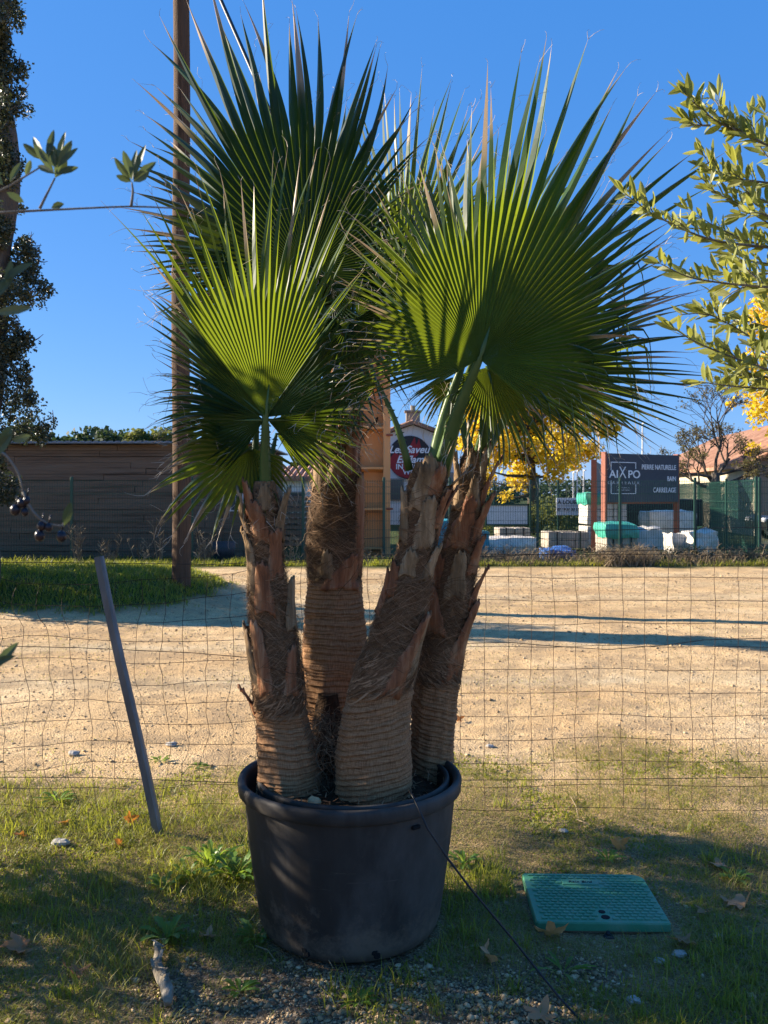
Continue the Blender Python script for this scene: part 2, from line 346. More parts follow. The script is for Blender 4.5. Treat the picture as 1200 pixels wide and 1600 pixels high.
def ground_mat():
    m, n, l, b = newmat('ground_earth')
    tc = N(n, 'ShaderNodeTexCoord'); ob = tc.outputs['Object']
    def noi(s, d=8, ro=.6):
        q = N(n, 'ShaderNodeTexNoise'); q.inputs['Scale'].default_value = s; q.inputs['Detail'].default_value = d; q.inputs['Roughness'].default_value = ro; l.new(ob, q.inputs[0]); return q
    def mix(f, a, c, fv=None):
        q = N(n, 'ShaderNodeMix', data_type='RGBA')
        if f is not None: l.new(f, q.inputs[0])
        else: q.inputs[0].default_value = fv
        for s_, v in ((6, a), (7, c)):
            if isinstance(v, tuple): q.inputs[s_].default_value = (*v, 1)
            else: l.new(v, q.inputs[s_])
        return q.outputs[2]
    big = noi(.55, 5); mid = noi(4, 8, .7); fine = noi(110, 8, .85)
    dirt = ramp(n, [(.30, (.48, .32, .165)), (.5, (.65, .46, .25)), (.7, (.74, .57, .35))]); l.new(big.outputs[0], dirt.inputs[0])
    md = ramp(n, [(.35, (.72, .70, .66)), (.62, (1.05, 1.05, 1.05))]); l.new(mid.outputs[0], md.inputs[0])
    q = N(n, 'ShaderNodeMix', data_type='RGBA', blend_type='MULTIPLY'); q.inputs[0].default_value = .6; l.new(dirt.outputs[0], q.inputs[6]); l.new(md.outputs[0], q.inputs[7])
    vo = N(n, 'ShaderNodeTexVoronoi'); vo.inputs['Scale'].default_value = 95; l.new(ob, vo.inputs[0])
    stc = ramp(n, [(0, (.62, .52, .42)), (.5, (1.05, 1.02, .96)), (1, (1.45, 1.42, 1.30))]); l.new(vo.outputs['Color'], stc.inputs[0])
    q2 = N(n, 'ShaderNodeMix', data_type='RGBA', blend_type='MULTIPLY'); q2.inputs[0].default_value = .55; l.new(q.outputs[2], q2.inputs[6]); l.new(stc.outputs[0], q2.inputs[7])
    thatch = ramp(n, [(.40, (.07, .048, .026)), (.5, (.22, .155, .082)), (.60, (.46, .35, .20))]); l.new(fine.outputs[0], thatch.inputs[0])
    green = ramp(n, [(.3, (.03, .045, .015)), (.6, (.07, .09, .028)), (.75, (.14, .12, .06))]); l.new(mid.outputs[0], green.inputs[0])
    gravel = ramp(n, [(0, (.07, .05, .03)), (.6, (.17, .125, .08)), (1, (.36, .29, .21))]); l.new(vo.outputs['Color'], gravel.inputs[0])
    asph = ramp(n, [(.3, (.14, .135, .13)), (.7, (.22, .215, .21))]); l.new(mid.outputs[0], asph.inputs[0])
    def at(nm): return N(n, 'ShaderNodeAttribute', attribute_name=nm).outputs['Fac']
    trk_ = ramp(n, [(.3, (.50, .37, .20)), (.7, (.66, .53, .34))]); l.new(mid.outputs[0], trk_.inputs[0])
    c0 = mix(at('track'), q2.outputs[2], trk_.outputs[0])
    pch = ramp(n, [(.46, (0, 0, 0)), (.60, (.75, .75, .75))]); pn = noi(1.6, 6, .75); l.new(pn.outputs[0], pch.inputs[0]); c0 = mix(pch.outputs[0], c0, (.36, .255, .145))
    c = mix(at('thatch'), c0, thatch.outputs[0]); c = mix(at('green'), c, green.outputs[0])
    c = mix(at('gravel'), c, gravel.outputs[0]); c = mix(at('asphalt'), c, asph.outputs[0])
    l.new(c, b.inputs['Base Color'])
    hsum = N(n, 'ShaderNodeMath', operation='MULTIPLY_ADD'); hsum.inputs[1].default_value = .6; l.new(fine.outputs[0], hsum.inputs[0]); l.new(vo.outputs['Distance'], hsum.inputs[2])
    bp = N(n, 'ShaderNodeBump'); bp.inputs['Strength'].default_value = .9; bp.inputs['Distance'].default_value = .012; bp.invert = True
    l.new(hsum.outputs[0], bp.inputs['Height'])
    bp2 = N(n, 'ShaderNodeBump'); bp2.inputs['Strength'].default_value = .7; bp2.inputs['Distance'].default_value = .05
    l.new(mid.outputs[0], bp2.inputs['Height']); l.new(bp.outputs[0], bp2.inputs['Normal']); l.new(bp2.outputs[0], b.inputs['Normal'])
    b.inputs['Roughness'].default_value = .95; b.inputs['Specular IOR Level'].default_value = .1
    return m
M['ground'] = ground_mat()

# ------------------------------------------------------------------ ground
def berm(x, y):
    n_ = fbm(x*.6, y*.6, 3, 5)
    ex = sst(-1.75+.5*(n_-.5), -3.3, x)
    ey = sst(10.1+.5*(n_-.5), 12.4, y)*sst(15.2, 13.2, y)
    return .46*ex*ey*(.75+.5*n_)
def gz(x, y):
    x = np.asarray(x, float); y = np.asarray(y, float)
    near = 1-sst(16, 20, y)
    z = berm(x, y) + near*(.030*(fbm(x*1.3, y*1.3, 3, 1)-.5) + .018*(fbm(x*9, y*9, 3, 2)-.5))
    z = z - .018*np.exp(-((y-7.2-.05*x)/.35)**2) - .018*np.exp(-((y-8.9-.05*x)/.35)**2)
    return z
def m_thatch(x, y):                       # grassy verge in the foreground
    e = 4.75 + .55*sst(.3, 1.8, x) + 1.2*(fbm(x*1.4, y*1.4, 4, 11)-.5)
    return 1-sst(e-.5, e+.35, y)
def m_track(x, y):                        # wheel tracks: stones pressed in, finer paler dust
    m = 0
    for y0, wd_ in ((7.2, .22), (8.9, .22), (12.9, .35), (14.6, .35), (16.4, .3)): m = m+np.exp(-((y-y0-.05*x+.25*(fbm(x*.3, y*.1, 2, 15)-.5))/wd_)**2)
    return np.clip(m*(.5+.9*(fbm(x*1.2, y*2.5, 3, 16)-.2)), 0, 1)
def m_bed(x, y):                          # dark thatch bed under the turf
    e = 4.45 - .25*sst(.1, .9, x) + .9*(fbm(x*1.6, y*1.6, 4, 12)-.5)
    return np.minimum(m_thatch(x, y), (1-sst(e-.35, e+.35, y))*.8+.2)
def m_gravel(x, y):
    g1 = np.exp(-(((x+.12)/.75)**2+((y-2.62)/.42)**2))
    g2 = .8*np.exp(-(((x-.62)/.30)**2+((y-2.82)/.20)**2))
    g = np.maximum(g1, g2*.9) + .5*(fbm(x*5, y*5, 3, 21)-.5)
    return sst(.42, .68, g)
def m_green(x, y):
    b_ = sst(.06, .16, berm(x, y)+.12*(fbm(x*3, y*3, 3, 31)-.5))
    f_ = sst(17.9, 18.6, y+.6*(fbm(x*2, y, 3, 33)-.5))
    return np.clip(np.maximum(b_, f_), 0, 1)
def axis_lines(a, b, st, gro, end):
    L = list(np.arange(a, b, st)); s_ = st
    while L[-1] < end: s_ *= gro; L.append(L[-1]+s_)
    return L
xs = axis_lines(0, 2.6, .03, 1.055, 900); xs = np.array([-v for v in xs[:0:-1]] + xs)
ys = np.array([-600, -60, -8, -1, 1, 2] + axis_lines(2.2, 6.2, .03, 1.03, 1500))
gx, gy = np.meshgrid(xs, ys)
z = gz(gx, gy); nx, ny = len(xs), len(ys)
V = np.stack([gx, gy, z], -1).reshape(-1, 3)
i = np.arange((ny-1)*(nx-1)); r_, c_ = i//(nx-1), i % (nx-1); k = r_*nx+c_
F = np.stack([k, k+1, k+nx+1, k+nx], -1)
me = bpy.data.meshes.new('ground'); me.vertices.add(len(V)); me.vertices.foreach_set('co', V.astype(np.float32).ravel())
me.loops.add(F.size); me.loops.foreach_set('vertex_index', F.astype(np.int32).ravel()); me.polygons.add(len(F))
me.polygons.foreach_set('loop_start', np.arange(len(F), dtype=np.int32)*4); me.polygons.foreach_set('use_smooth', [True]*len(F)); me.update(calc_edges=True)
asph = sst(.40, .46, gx/np.maximum(gy, .1))*sst(20.5, 21.5, gy)*(gy > 0)
for nm, fn in (('track', m_track(gx, gy)), ('thatch', m_bed(gx, gy)*(.72+.28*sst(.35, .6, fbm(gx*4, gy*4, 4, 13)))), ('gravel', m_gravel(gx, gy)), ('green', m_green(gx, gy)), ('asphalt', asph)):
    at = me.attributes.new(nm, 'FLOAT', 'POINT'); at.data.foreach_set('value', np.asarray(fn, np.float32).ravel())
me.materials.append(M['ground'])
g = bpy.data.objects.new('ground', me); COL.objects.link(g); g['kind'] = 'structure'
def GZ(x, y): return float(gz(x, y))

def fast_mesh(name, V, F, mat, attrs=None, smooth=False):
    nv = F.shape[1]
    me = bpy.data.meshes.new(name); me.vertices.add(len(V)); me.vertices.foreach_set('co', V.astype(np.float32).ravel())
    me.loops.add(F.size); me.loops.foreach_set('vertex_index', F.astype(np.int32).ravel()); me.polygons.add(len(F))
    me.polygons.foreach_set('loop_start', np.arange(len(F), dtype=np.int32)*nv)
    if smooth: me.polygons.foreach_set('use_smooth', [True]*len(F))
    me.update(calc_edges=True)
    for nm, a in (attrs or {}).items():
        q = me.attributes.new(nm, 'FLOAT', 'POINT'); q.data.foreach_set('value', a.astype(np.float32))
    me.materials.append(mat); o = bpy.data.objects.new(name, me); COL.objects.link(o); return o

POTC = Vector((X(547, 3.14), 3.14, 0)); 
def near_samples(n, y0, y1, margin=.06):
    y = np.sqrt(RNG.uniform(y0*y0, y1*y1, n)); x = RNG.uniform(-1, 1, n)*(.4286*y+margin); return x, y
LIDC = (.757, 3.26)
def clear(x, y, rp=.325):
    a = ((x-POTC.x)**2+(y-POTC.y)**2) > rp**2
    b_ = ~((np.abs(x-LIDC[0]+.12*(y-LIDC[1])) < .25) & (np.abs(y-LIDC[1]) < .235))
    return a & b_
def blades(x, y, h, wd, lean, rnd, zoff=0):
    n = len(x); th = RNG.uniform(0, 2*PI, n); ln = lean
    zz = gz(x, y)+zoff
    dx, dy = np.cos(th), np.sin(th); ox, oy = -dy*wd/2, dx*wd/2
    V = np.zeros((n, 6, 3)); hh = h*np.sqrt(np.clip(1-ln**2*.85, .02, 1))
    for j, (t, w_) in enumerate(((0, 1), (.45, .85), (1, .12))):
        cx = x+dx*h*ln*t**1.7; cy = y+dy*h*ln*t**1.7; cz = zz+hh*t*(1-.25*ln*t)-.004*(t == 0)
        V[:, 2*j, 0] = cx-ox*w_; V[:, 2*j, 1] = cy-oy*w_; V[:, 2*j, 2] = cz
        V[:, 2*j+1, 0] = cx+ox*w_; V[:, 2*j+1, 1] = cy+oy*w_; V[:, 2*j+1, 2] = cz
    b0 = (np.arange(n)*6)[:, None]
    F = np.concatenate([b0+np.array([[0, 1, 3, 2]]), b0+np.array([[2, 3, 5, 4]])])
    return V.reshape(-1, 3), F, np.repeat(rnd, 6)
def lay(name, parts, mat, label):
    Vs, Fs, As = [], [], []; o_ = 0
    for V, F, A in parts: Vs.append(V); Fs.append(F+o_); As.append(A); o_ += len(V)
    o = fast_mesh(name, np.concatenate(Vs), np.concatenate(Fs), mat, {'rnd': np.concatenate(As)})
    return tag(o, label, name.replace('_', ' '), None, 'stuff')

# near verge grass: upright green + matted dry thatch
x, y = near_samples(150000, 2.35, 6.2)
dens = m_thatch(x, y)*(1-.93*m_gravel(x, y))*sst(.30, .62, fbm(x*3.2, y*3.2, 4, 41)+.16*(x < -.3)+.12*(y < 3.4))
dens *= np.where((x > .25) & (y > 3.55), .36, 1.) * np.where(y > 4.5, .6, 1)
keep = (RNG.random(len(x)) < dens*.85) & clear(x, y); x, y = x[keep], y[keep]
tuft = fbm(x*6, y*6, 3, 43)
g1 = blades(x, y, RNG.uniform(.012, .040, len(x))*(.45+1.3*sst(.35, .75, tuft))*np.where((x < -.3) & (y < 4.4), 1.35, 1), RNG.uniform(.0016, .0034, len(x)), RNG.uniform(.45, 1.02, len(x)),
            np.clip(.40+.9*(fbm(x*2.2, y*2.2, 3, 47)-.45)+RNG.normal(0, .20, len(x))+.28*((x > .2) & (y > 3.6)), 0, .95))
x, y = near_samples(170000, 2.35, 6.0)
dens = m_thatch(x, y)*(1-.75*m_gravel(x, y))*sst(.2, .55, fbm(x*4, y*4, 3, 51))
keep = (RNG.random(len(x)) < dens*.8) & clear(x, y); x, y = x[keep], y[keep]
g2 = blades(x, y, RNG.uniform(.015, .06, len(x)), RNG.uniform(.0012, .0028, len(x)), RNG.uniform(.90, 1.06, len(x)), np.where(RNG.random(len(x)) < .3, RNG.uniform(.1, .6, len(x)), RNG.uniform(.68, 1., len(x))), .003)
# scattered taller tufts
tx, ty = [], []
for _ in range(150):
    yy = math.sqrt(random.uniform(2.4**2, 4.9**2)); xx = random.uniform(-1, 1)*.44*yy
    if m_gravel(xx, yy) > .5 and random.random() < .8: continue
    if xx > 0 and yy > 3.7 and random.random() < .7: continue
    q = random.randint(12, 34); tx += list(RNG.normal(xx, .022, q)); ty += list(RNG.normal(yy, .022, q))
for cx, cy, q, s_ in ((330, 1385, 260, .09), (370, 1350, 260, .10), (90, 1290, 240, .13), (180, 1300, 200, .13), (80, 1240, 130, .1), (240, 1240, 90, .08), (725, 1400, 260, .08), (760, 1370, 180, .08), (800, 1390, 150, .06),
                      (1130, 1560, 300, .12), (1180, 1500, 200, .1), (560, 1560, 110, .06), (250, 1380, 200, .12), (430, 1330, 80, .06), (40, 1400, 200, .14), (120, 1440, 200, .14), (1020, 1590, 160, .08), (720, 1470, 90, .05), (640, 1530, 60, .05)):
    p = PG(cx, cy); tx += list(RNG.normal(p.x, s_, q)); ty += list(RNG.normal(p.y, s_, q))
x, y = np.array(tx), np.array(ty); keep = clear(x, y, .34); x, y = x[keep], y[keep]
x5, y5 = near_samples(60000, 2.35, 5.2)
d5 = m_thatch(x5, y5)*(1-.8*m_gravel(x5, y5))*sst(.45, .68, fbm(x5*2.6+9, y5*2.6, 4, 55)); k5 = (RNG.random(len(x5)) < d5*.8) & clear(x5, y5); x5, y5 = x5[k5], y5[k5]
g5 = blades(x5, y5, RNG.uniform(.006, .020, len(x5)), RNG.uniform(.005, .010, len(x5)), RNG.uniform(.6, 1.0, len(x5)), RNG.uniform(.15, .62, len(x5)), .004)
g3 = blades(x, y, RNG.uniform(.035, .095, len(x)), RNG.uniform(.0022, .0050, len(x)), RNG.uniform(.25, .98, len(x)), np.clip(RNG.normal(.38, .16, len(x)), 0, .9))
lay('grass', [g1, g2, g3, g5], M['grass'], 'short green and dry grass growing on the verge around the black pot')
# straw, bits of leaf and thin grass strewn on the yard
x, y = near_samples(26000, 4.6, 15, .3); k = (RNG.random(len(x)) < sst(.45, .7, fbm(x*1.1, y*1.1, 4, 57))*(6/y)**.5) & (m_green(x, y) < .2); x, y = x[k], y[k]
lay('yard_litter', [blades(x, y, RNG.uniform(.01, .035, len(x)), RNG.uniform(.002, .006, len(x)), RNG.uniform(.85, 1.05, len(x)), np.where(RNG.random(len(x)) < .3, RNG.uniform(.2, .6, len(x)), RNG.uniform(.7, 1, len(x))), .004)], M['grass'], 'straw and leaf bits strewn over the sunny dirt road')
# berm grass
x = RNG.uniform(-6.5, -1.4, 60000); y = RNG.uniform(9.9, 15.3, 60000)
keep = RNG.random(len(x)) < m_green(x, y)*sst(.3, .6, fbm(x*2.5, y*2.5, 3, 61)+.15); x, y = x[keep], y[keep]
bg1 = blades(x, y, RNG.uniform(.03, .11, len(x)), RNG.uniform(.006, .013, len(x)), RNG.uniform(.3, 1.0, len(x)), np.clip(RNG.normal(.36, .28, len(x)), 0, 1))
lay('berm_grass', [bg1], M['grass'], 'green grass and low weeds covering the earth mound by the wooden pole')['category'] = 'grass'
# grass and litter along the far fence
x = RNG.uniform(-11, 11, 26000); y = 18.6+RNG.exponential(.5, 26000)*1.2
keep = RNG.random(len(x)) < sst(.3, .6, fbm(x*1.6, y*1.6, 3, 71)+.1); x, y = x[keep], y[keep]
fg = blades(x, y, RNG.uniform(.04, .20, len(x))*(.4+1.2*fbm(x*2, y, 3, 77)), RNG.uniform(.008, .02, len(x)), RNG.uniform(.3, 1.0, len(x)), np.clip(RNG.normal(.55, .22, len(x))+.22*(x > 0), 0, 1))
lay('roadside_grass', [fg], M['grass'], 'rough grass strip along the foot of the green mesh fence')['category'] = 'grass'

# pebbles
def pebbles(name, x, y, r, rnd, label):
    n = len(x)
    base = np.array([[1,0,0],[-1,0,0],[0,1,0],[0,-1,0],[0,0,1],[0,0,-1],[.62,.62,.55],[-.62,.62,.55],[.62,-.62,.55],[-.62,-.62,.55]], float)
    tri = np.array([[6,0,2],[6,2,4],[6,4,0],[7,2,1],[7,1,4],[7,4,2],[8,3,0],[8,0,4],[8,4,3],[9,1,3],[9,3,4],[9,4,1],[5,2,0],[5,0,3],[5,3,1],[5,1,2]])
    V = base[None]*(1+RNG.uniform(-.42, .36, (n, 10, 1)))*r[:, None, None]*RNG.uniform([[[.7, .7, .45]]], [[[1.25, 1.25, .85]]], (n, 1, 3))
    a = RNG.uniform(0, 2*PI, n); c, s_ = np.cos(a)[:, None], np.sin(a)[:, None]
    vx = V[..., 0]*c-V[..., 1]*s_; vy = V[..., 0]*s_+V[..., 1]*c
    V = np.stack([vx+x[:, None], vy+y[:, None], V[..., 2]+(gz(x, y)+r*.18)[:, None]], -1)
    F = (np.arange(n)*10)[:, None, None]+tri[None]
    o = fast_mesh(name, V.reshape(-1, 3), F.reshape(-1, 3), M['pebble'], {'rnd': np.repeat(rnd, 10)})
    return tag(o, label, 'gravel', None, 'stuff')
x, y = near_samples(60000, 2.4, 3.5); k = (RNG.random(len(x)) < (m_gravel(x, y)*.62*sst(.25, .6, fbm(x*7, y*7, 3, 91))+.05)) & clear(x, y, .33); x, y = x[k], y[k]
pebbles('gravel', x, y, np.clip(RNG.lognormal(-5.75, .55, len(x)), .0015, .015), RNG.uniform(.0, .85, len(x))**1.3, 'pale loose gravel at the foot of the black pot')
x, y = near_samples(52000, 4.3, 17, .3); k = (m_thatch(x, y) < .8) & (m_green(x, y) < .3) & (RNG.random(len(x)) < (5.5/y)**.6); x, y = x[k], y[k]
pebbles('road_gravel', x, y, np.clip(RNG.lognormal(-5.0, .35, len(x)), .003, .022)*(.52+y*.040), RNG.uniform(.1, .8, len(x)), 'small stones strewn over the sunny dirt road')

# ------------------------------------------------------------------ rocks, sticks, fallen leaves, weeds
def rock(name, p, r, mat, label, cat='stone', group=None, sq=(1, 1, .7), seed=0):
    b = MB(); nu, nv_ = 9, 6
    for j in range(nv_+1):
        for i_ in range(nu):
            t, f = PI*j/nv_, 2*PI*i_/nu
            d = Vector((math.sin(t)*math.cos(f)*sq[0], math.sin(t)*math.sin(f)*sq[1], math.cos(t)*sq[2]))
            k = r*(1+.35*mnoise.noise(d*1.6+Vector((seed*3.1, seed, 0))))
            b.vert((p[0]+d.x*k, p[1]+d.y*k, p[2]+d.z*k+r*sq[2]*.7))
    for j in range(nv_):
        for i_ in range(nu): b.face(j*nu+i_, (j+1)*nu+i_, (j+1)*nu+(i_+1) % nu, j*nu+(i_+1) % nu)
    o = b.build(name, mat); centre_on(o); return tag(o, label, cat, group)

def plane_leaf(px, py, size, rnd, tilt, rot, label, curl=.5, z=.02, seed=0):
    rr = random.Random(seed); b = MB(); b.cur = (rnd, 0); p = PG(px, py, z); n = 40; pts = []
    for i_ in range(n):
        a = 2*PI*i_/n; lob = (1-abs(((a-PI/2)/(2*PI/5)+.5) % 1-.5)*2)**1.3
        r = size*(.50+.55*lob)*(1-.40*max(0, -math.sin(a)))*(1+.09*rr.uniform(-1, 1))
        pts.append((r*math.cos(a), r*math.sin(a)))
    c = b.vert((0, 0, 0)); rings = []
    for fr in (.5, 1):
        ring = []
        for (x_, y_) in pts:
            x1, y1 = x_*fr, y_*fr
            zz = curl*(x1*x1)/size*.75 - .35*curl*y1*abs(y1)/size + .22*size*mnoise.noise(Vector((x1/size*1.6, y1/size*1.6, seed)))*fr*2
            ring.append(b.vert((x1, y1, zz)))
        rings.append(ring)
    for i_ in range(n):
        j = (i_+1) % n; b.face(c, rings[0][i_], rings[0][j]); b.face(rings[0][i_], rings[1][i_], rings[1][j], rings[0][j])
    o = b.build('fallen_leaf', M['fallen'], None, True)
    s_ = MB(); s_.cur = (rnd*.6, 0); s_.tube([(0, -size*.1, .003), (0, -size*.6, .004), (size*.08, -size*1.1, .012)], .0014, 4); st = s_.build('leaf_stalk', M['fallen'], o)
    o.location = (p.x, p.y, GZ(p.x, p.y)+z); o.rotation_euler = (tilt, rr.uniform(-.3, .3), rot)
    return tag(o, label, 'leaf', 'dry leaves fallen on the ground')
for k, a in enumerate([
    (32, 1480, .062, .28, .35, 2.2, 'large pale brown fallen leaf in the grass at lower left'),
    (118, 1516, .045, .15, .2, .5, 'dull grey brown leaf in the shaded grass under the larger leaf'),
    (203, 1281, .040, 1., 1.1, .8, 'bright orange leaf upright in grass left of the leaning post'),
    (32, 1302, .034, .9, .6, 2.5, 'small orange red leaf in the sunlit grass at the left edge'),
    (186, 1316, .028, .95, .9, 1.4, 'tiny orange leaf just below the bright orange leaf'),
    (100, 1283, .036, .4, .5, 3.2, 'brown leaf in the sunny grass nearest the weed tuft'),
    (862, 1458, .058, .62, 1.2, 2.9, 'curled orange brown leaf standing at the front edge of the green lid'),
    (968, 1320, .048, .85, .8, .3, 'orange leaf glowing in the sun behind the green lid'),
    (1124, 1352, .052, .5, .3, 1.2, 'pale tan curled leaf right of the sunny patch behind the lid'),
    (1152, 1412, .062, .45, .2, 5.6, 'pale tan five pointed leaf lying right of the green lid'),
    (1066, 1470, .048, .2, .2, 4.1, 'grey brown leaf flat on the soil in front of the lid corner'),
    (764, 1494, .050, .5, 1.2, 1.9, 'folded brown leaf standing beside the black hose'),
    (846, 1588, .056, .38, .3, .9, 'red brown leaf at the bottom edge beside the black hose'),
    (1100, 1424, .034, .25, .3, 2.1, 'small brown leaf between the lid and the five pointed leaf'),
    (716, 1122, .045, .85, .7, .4, 'orange leaf lying alone on the sunny dirt behind the pot'),
    (325, 1462, .04, .5, .2, 1.3, 'red brown leaf on the gravel left of the pot foot'),
]): plane_leaf(*a, seed=k)

def weed(px, py, n, L, W, label, upright=.5, seed=0, toothed=True):
    rr = random.Random(seed); p = PG(px, py); t = thing('weed_plant', label, 'weed', (p.x, p.y, GZ(p.x, p.y)), 0, 'leafy weeds in the verge'); b = MB()
    for i_ in range(n):
        a = i_*2.4+rr.uniform(-.4, .4); l_ = L*rr.uniform(.6, 1.1); u = upright*rr.uniform(.5, 1.3); b.cur = (rr.random(), 0)
        d = Vector((math.cos(a), math.sin(a), 0)); sd = Vector((-d.y, d.x, 0)); base = d*rr.uniform(0, .02); nseg = 8; n0 = len(b.v)
        for k in range(nseg+1):
            s_ = k/nseg; w_ = W/2*math.sin(PI*min(1, .08+s_*.92))**.7*(.45+.75*s_)*(1 if not toothed or k % 2 else .6)
            c = base + d*l_*s_*math.cos(u) + Vector((0, 0, l_*math.sin(u)*s_*(1.25-.75*s_)+.006))
            b.vert(c-sd*w_+Vector((0, 0, w_*.35))); b.vert(c); b.vert(c+sd*w_+Vector((0, 0, w_*.35)))
        for k in range(nseg): b.face(n0+3*k, n0+3*k+1, n0+3*k+4, n0+3*k+3); b.face(n0+3*k+1, n0+3*k+2, n0+3*k+5, n0+3*k+4)
    o = b.build('leaf_rosette', M['weed'], t); return t
for k, a in enumerate([
    (368, 1372, 22, .17, .040, 'bright sunlit broad leaved weed touching the left side of the pot', .8),
    (330, 1362, 20, .18, .030, 'upright sunlit weed one step left of the pot side', 1.0),
    (255, 1392, 10, .09, .030, 'low round leaved weed in front of the leaning post foot', .8),
    (290, 1375, 10, .10, .026, 'small bright weed between the post foot and the pot', .9),
    (262, 1470, 9, .11, .038, 'dark shaded weed above the peeling white stick', .6),
    (400, 1470, 10, .11, .035, 'toothed weed against the lower left foot of the pot', .5),
    (375, 1555, 9, .07, .026, 'small weed on the gravel right of the white stick', .5),
    (560, 1570, 12, .08, .02, 'feathery green weed in the gravel in front of the pot', .6),
    (950, 1345, 12, .08, .026, 'weed beneath the glowing orange leaf behind the lid', .8),
    (725, 1350, 13, .11, .030, 'leafy weed at the right side of the pot', .8),
    (90, 1250, 14, .12, .028, 'pale sunlit weed clump by the fence at the left', .7),
    (250, 1190, 10, .06, .030, 'low weed on the dirt just behind the leaning post', .4),
    (310, 1198, 9, .06, .03, 'tiny weed rosette on the dirt road left of the pot', .3),
    (880, 1520, 7, .12, .020, 'long leaved weed beside the black hose', .4),
    (1150, 1375, 10, .08, .03, 'green weed among dry grass near the right edge', .6),
]): weed(*a, seed=k)

# white peeling stick, loose sticks
b = MB(); p0 = PG(262, 1570, .02); p1 = PG(240, 1478, .015)
pts = [p0.lerp(p1, t)+Vector((.006*math.sin(t*9), 0, GZ(p0.x, 2.7)+.012+.004*math.sin(t*7))) for t in np.linspace(0, 1, 12)]
b.tube(pts, [.013, .018, .020, .017, .019, .017, .018, .015, .014, .011, .008, .004], 9)
for k in range(8):
    q = pts[2+k]; b.ribbon([q+Vector((random.uniform(-.02, .02), 0, .022)), q+Vector((random.uniform(-.03, .03), .02, .034)), q+Vector((random.uniform(-.04, .04), .04, .028))], [.012, .010, .002], Vector((0, 0, 1)))
tag(centre_on(b.build('stick', M['white_stick'], None, True)), 'white peeling stick lying in the shaded grass at lower left', 'stick')
for k, (ax, ay, bx, by, lab) in enumerate([(892, 1245, 905, 1284, 'thin dry stalk on the dirt behind the green lid'), (900, 1280, 930, 1300, 'pale dry twig lying behind the green lid'),
        (400, 1478, 430, 1500, 'dry twig on gravel at the left foot of the pot'), (500, 1495, 520, 1512, 'short straw twig leaning from the pot foot')]):
    b = MB(); b.cur = (.8, 0); a_, c_ = PG(ax, ay, .015), PG(bx, by, .012); b.tube([a_, a_.lerp(c_, .5)+Vector((.006, 0, .01)), c_], [.0025, .002, .001], 5)
    tag(centre_on(b.build('twig', M['dry_stem'])), lab, 'twig', 'dry twigs on the ground')
for k, (px, py, r, lab) in enumerate([(766, 1166, .022, 'rounded pale stone on the dirt right of the pot'), (115, 1181, .03, 'flat grey stone on the dirt road at the left'), (268, 1165, .03, 'pale stone on the dirt right of the leaning post'),
        (95, 1322, .035, 'white flat stone in the sunny grass at the left'), (880, 1300, .02, 'small white stone on the dry soil behind the lid'), (1062, 1492, .022, 'pale stone in front of the lid corner, upper of two'),
        (1030, 1500, .018, 'pale stone in front of the lid corner, lower of two'), (990, 1565, .02, 'white stone on the shaded soil at the bottom right'), (640, 1310, .0, '')]):
    if r: p = PG(px, py); rock('stone', (p.x, p.y, GZ(p.x, p.y)), r, M['stone'], lab, group='loose stones on the ground', sq=(1.2, .9, .5), seed=k)

# ------------------------------------------------------------------ pot
POT_R, POT_RB, POT_H = .388, .315, .505
def lathe(b, prof, n=72, c=(0, 0, 0)):
    st = len(b.v)
    for (r, z_) in prof:
        for k in range(n): a = 2*PI*k/n; b.vert((c[0]+r*math.cos(a), c[1]+r*math.sin(a), c[2]+z_), uv=(k/n, z_))
    for j in range(len(prof)-1):
        for k in range(n): b.face(st+j*n+k, st+j*n+(k+1) % n, st+(j+1)*n+(k+1) % n, st+(j+1)*n+k)
pot = thing('plant_pot', 'large black plastic plant pot holding the four palms', 'plant pot', POTC); pot.scale = (1, 1, 1.03)
b = MB(); lathe(b, [(.20, .004), (.285, .004), (.303, .018), (POT_RB, .05), (.332, .16), (.352, .30), (.364, .43), (.366, .455)]); b.build('pot_body', M['pot'], pot, True)
b = MB(); lathe(b, [(.362, .462), (.380, .460), (POT_R-.001, .465), (POT_R+.002, .497), (.386, .506), (.377, .509), (.368, .506), (.361, .496), (.355, .40)]); b.build('rim', M['pot'], pot, True)
b = MB(); lathe(b, [(.316, .40), (.322, .488), (.320, .497), (.327, .502), (.335, .499), (.337, .490), (.330, .40)], c=(.012, .012, 0)); b.build('inner_pot', M['pot'], pot, True)
b = MB(); n0 = 0; nr, na = 16, 64
for j in range(nr+1):
    r = .357*j/nr
    for k in range(na):
        a = 2*PI*k/na; x_, y_ = r*math.cos(a), r*math.sin(a)
        b.vert((x_, y_, .462-.03*sst(.26, .35, r)+.022*(float(fbm(x_*14+9, y_*14+9, 3, 3))-.5)+.01*(float(vn(x_*60+50, y_*60+50, 8))-.5)))
for j in range(nr):
    for k in range(na): b.face(j*na+k, j*na+(k+1) % na, (j+1)*na+(k+1) % na, (j+1)*na+k)
b.build('soil', M['soil'], pot)
b = MB()
for k in range(420):
    a = random.uniform(0, 2*PI); r = .33*math.sqrt(random.random()); q = Vector((r*math.cos(a), r*math.sin(a), .475+random.uniform(-.012, .006))); b.cur = (random.random(), 0)
    d = Vector((random.uniform(-1, 1), random.uniform(-1, 1), random.uniform(-.15, .5))).normalized()
    b.ribbon([q, q+d*.012, q+d*random.uniform(.02, .045)], [.003, .004, .001], Vector((random.uniform(-1, 1), random.uniform(-1, 1), 1)))
o = b.build('bark_mulch', M['fibre'], pot); o['kind'] = 'stuff'
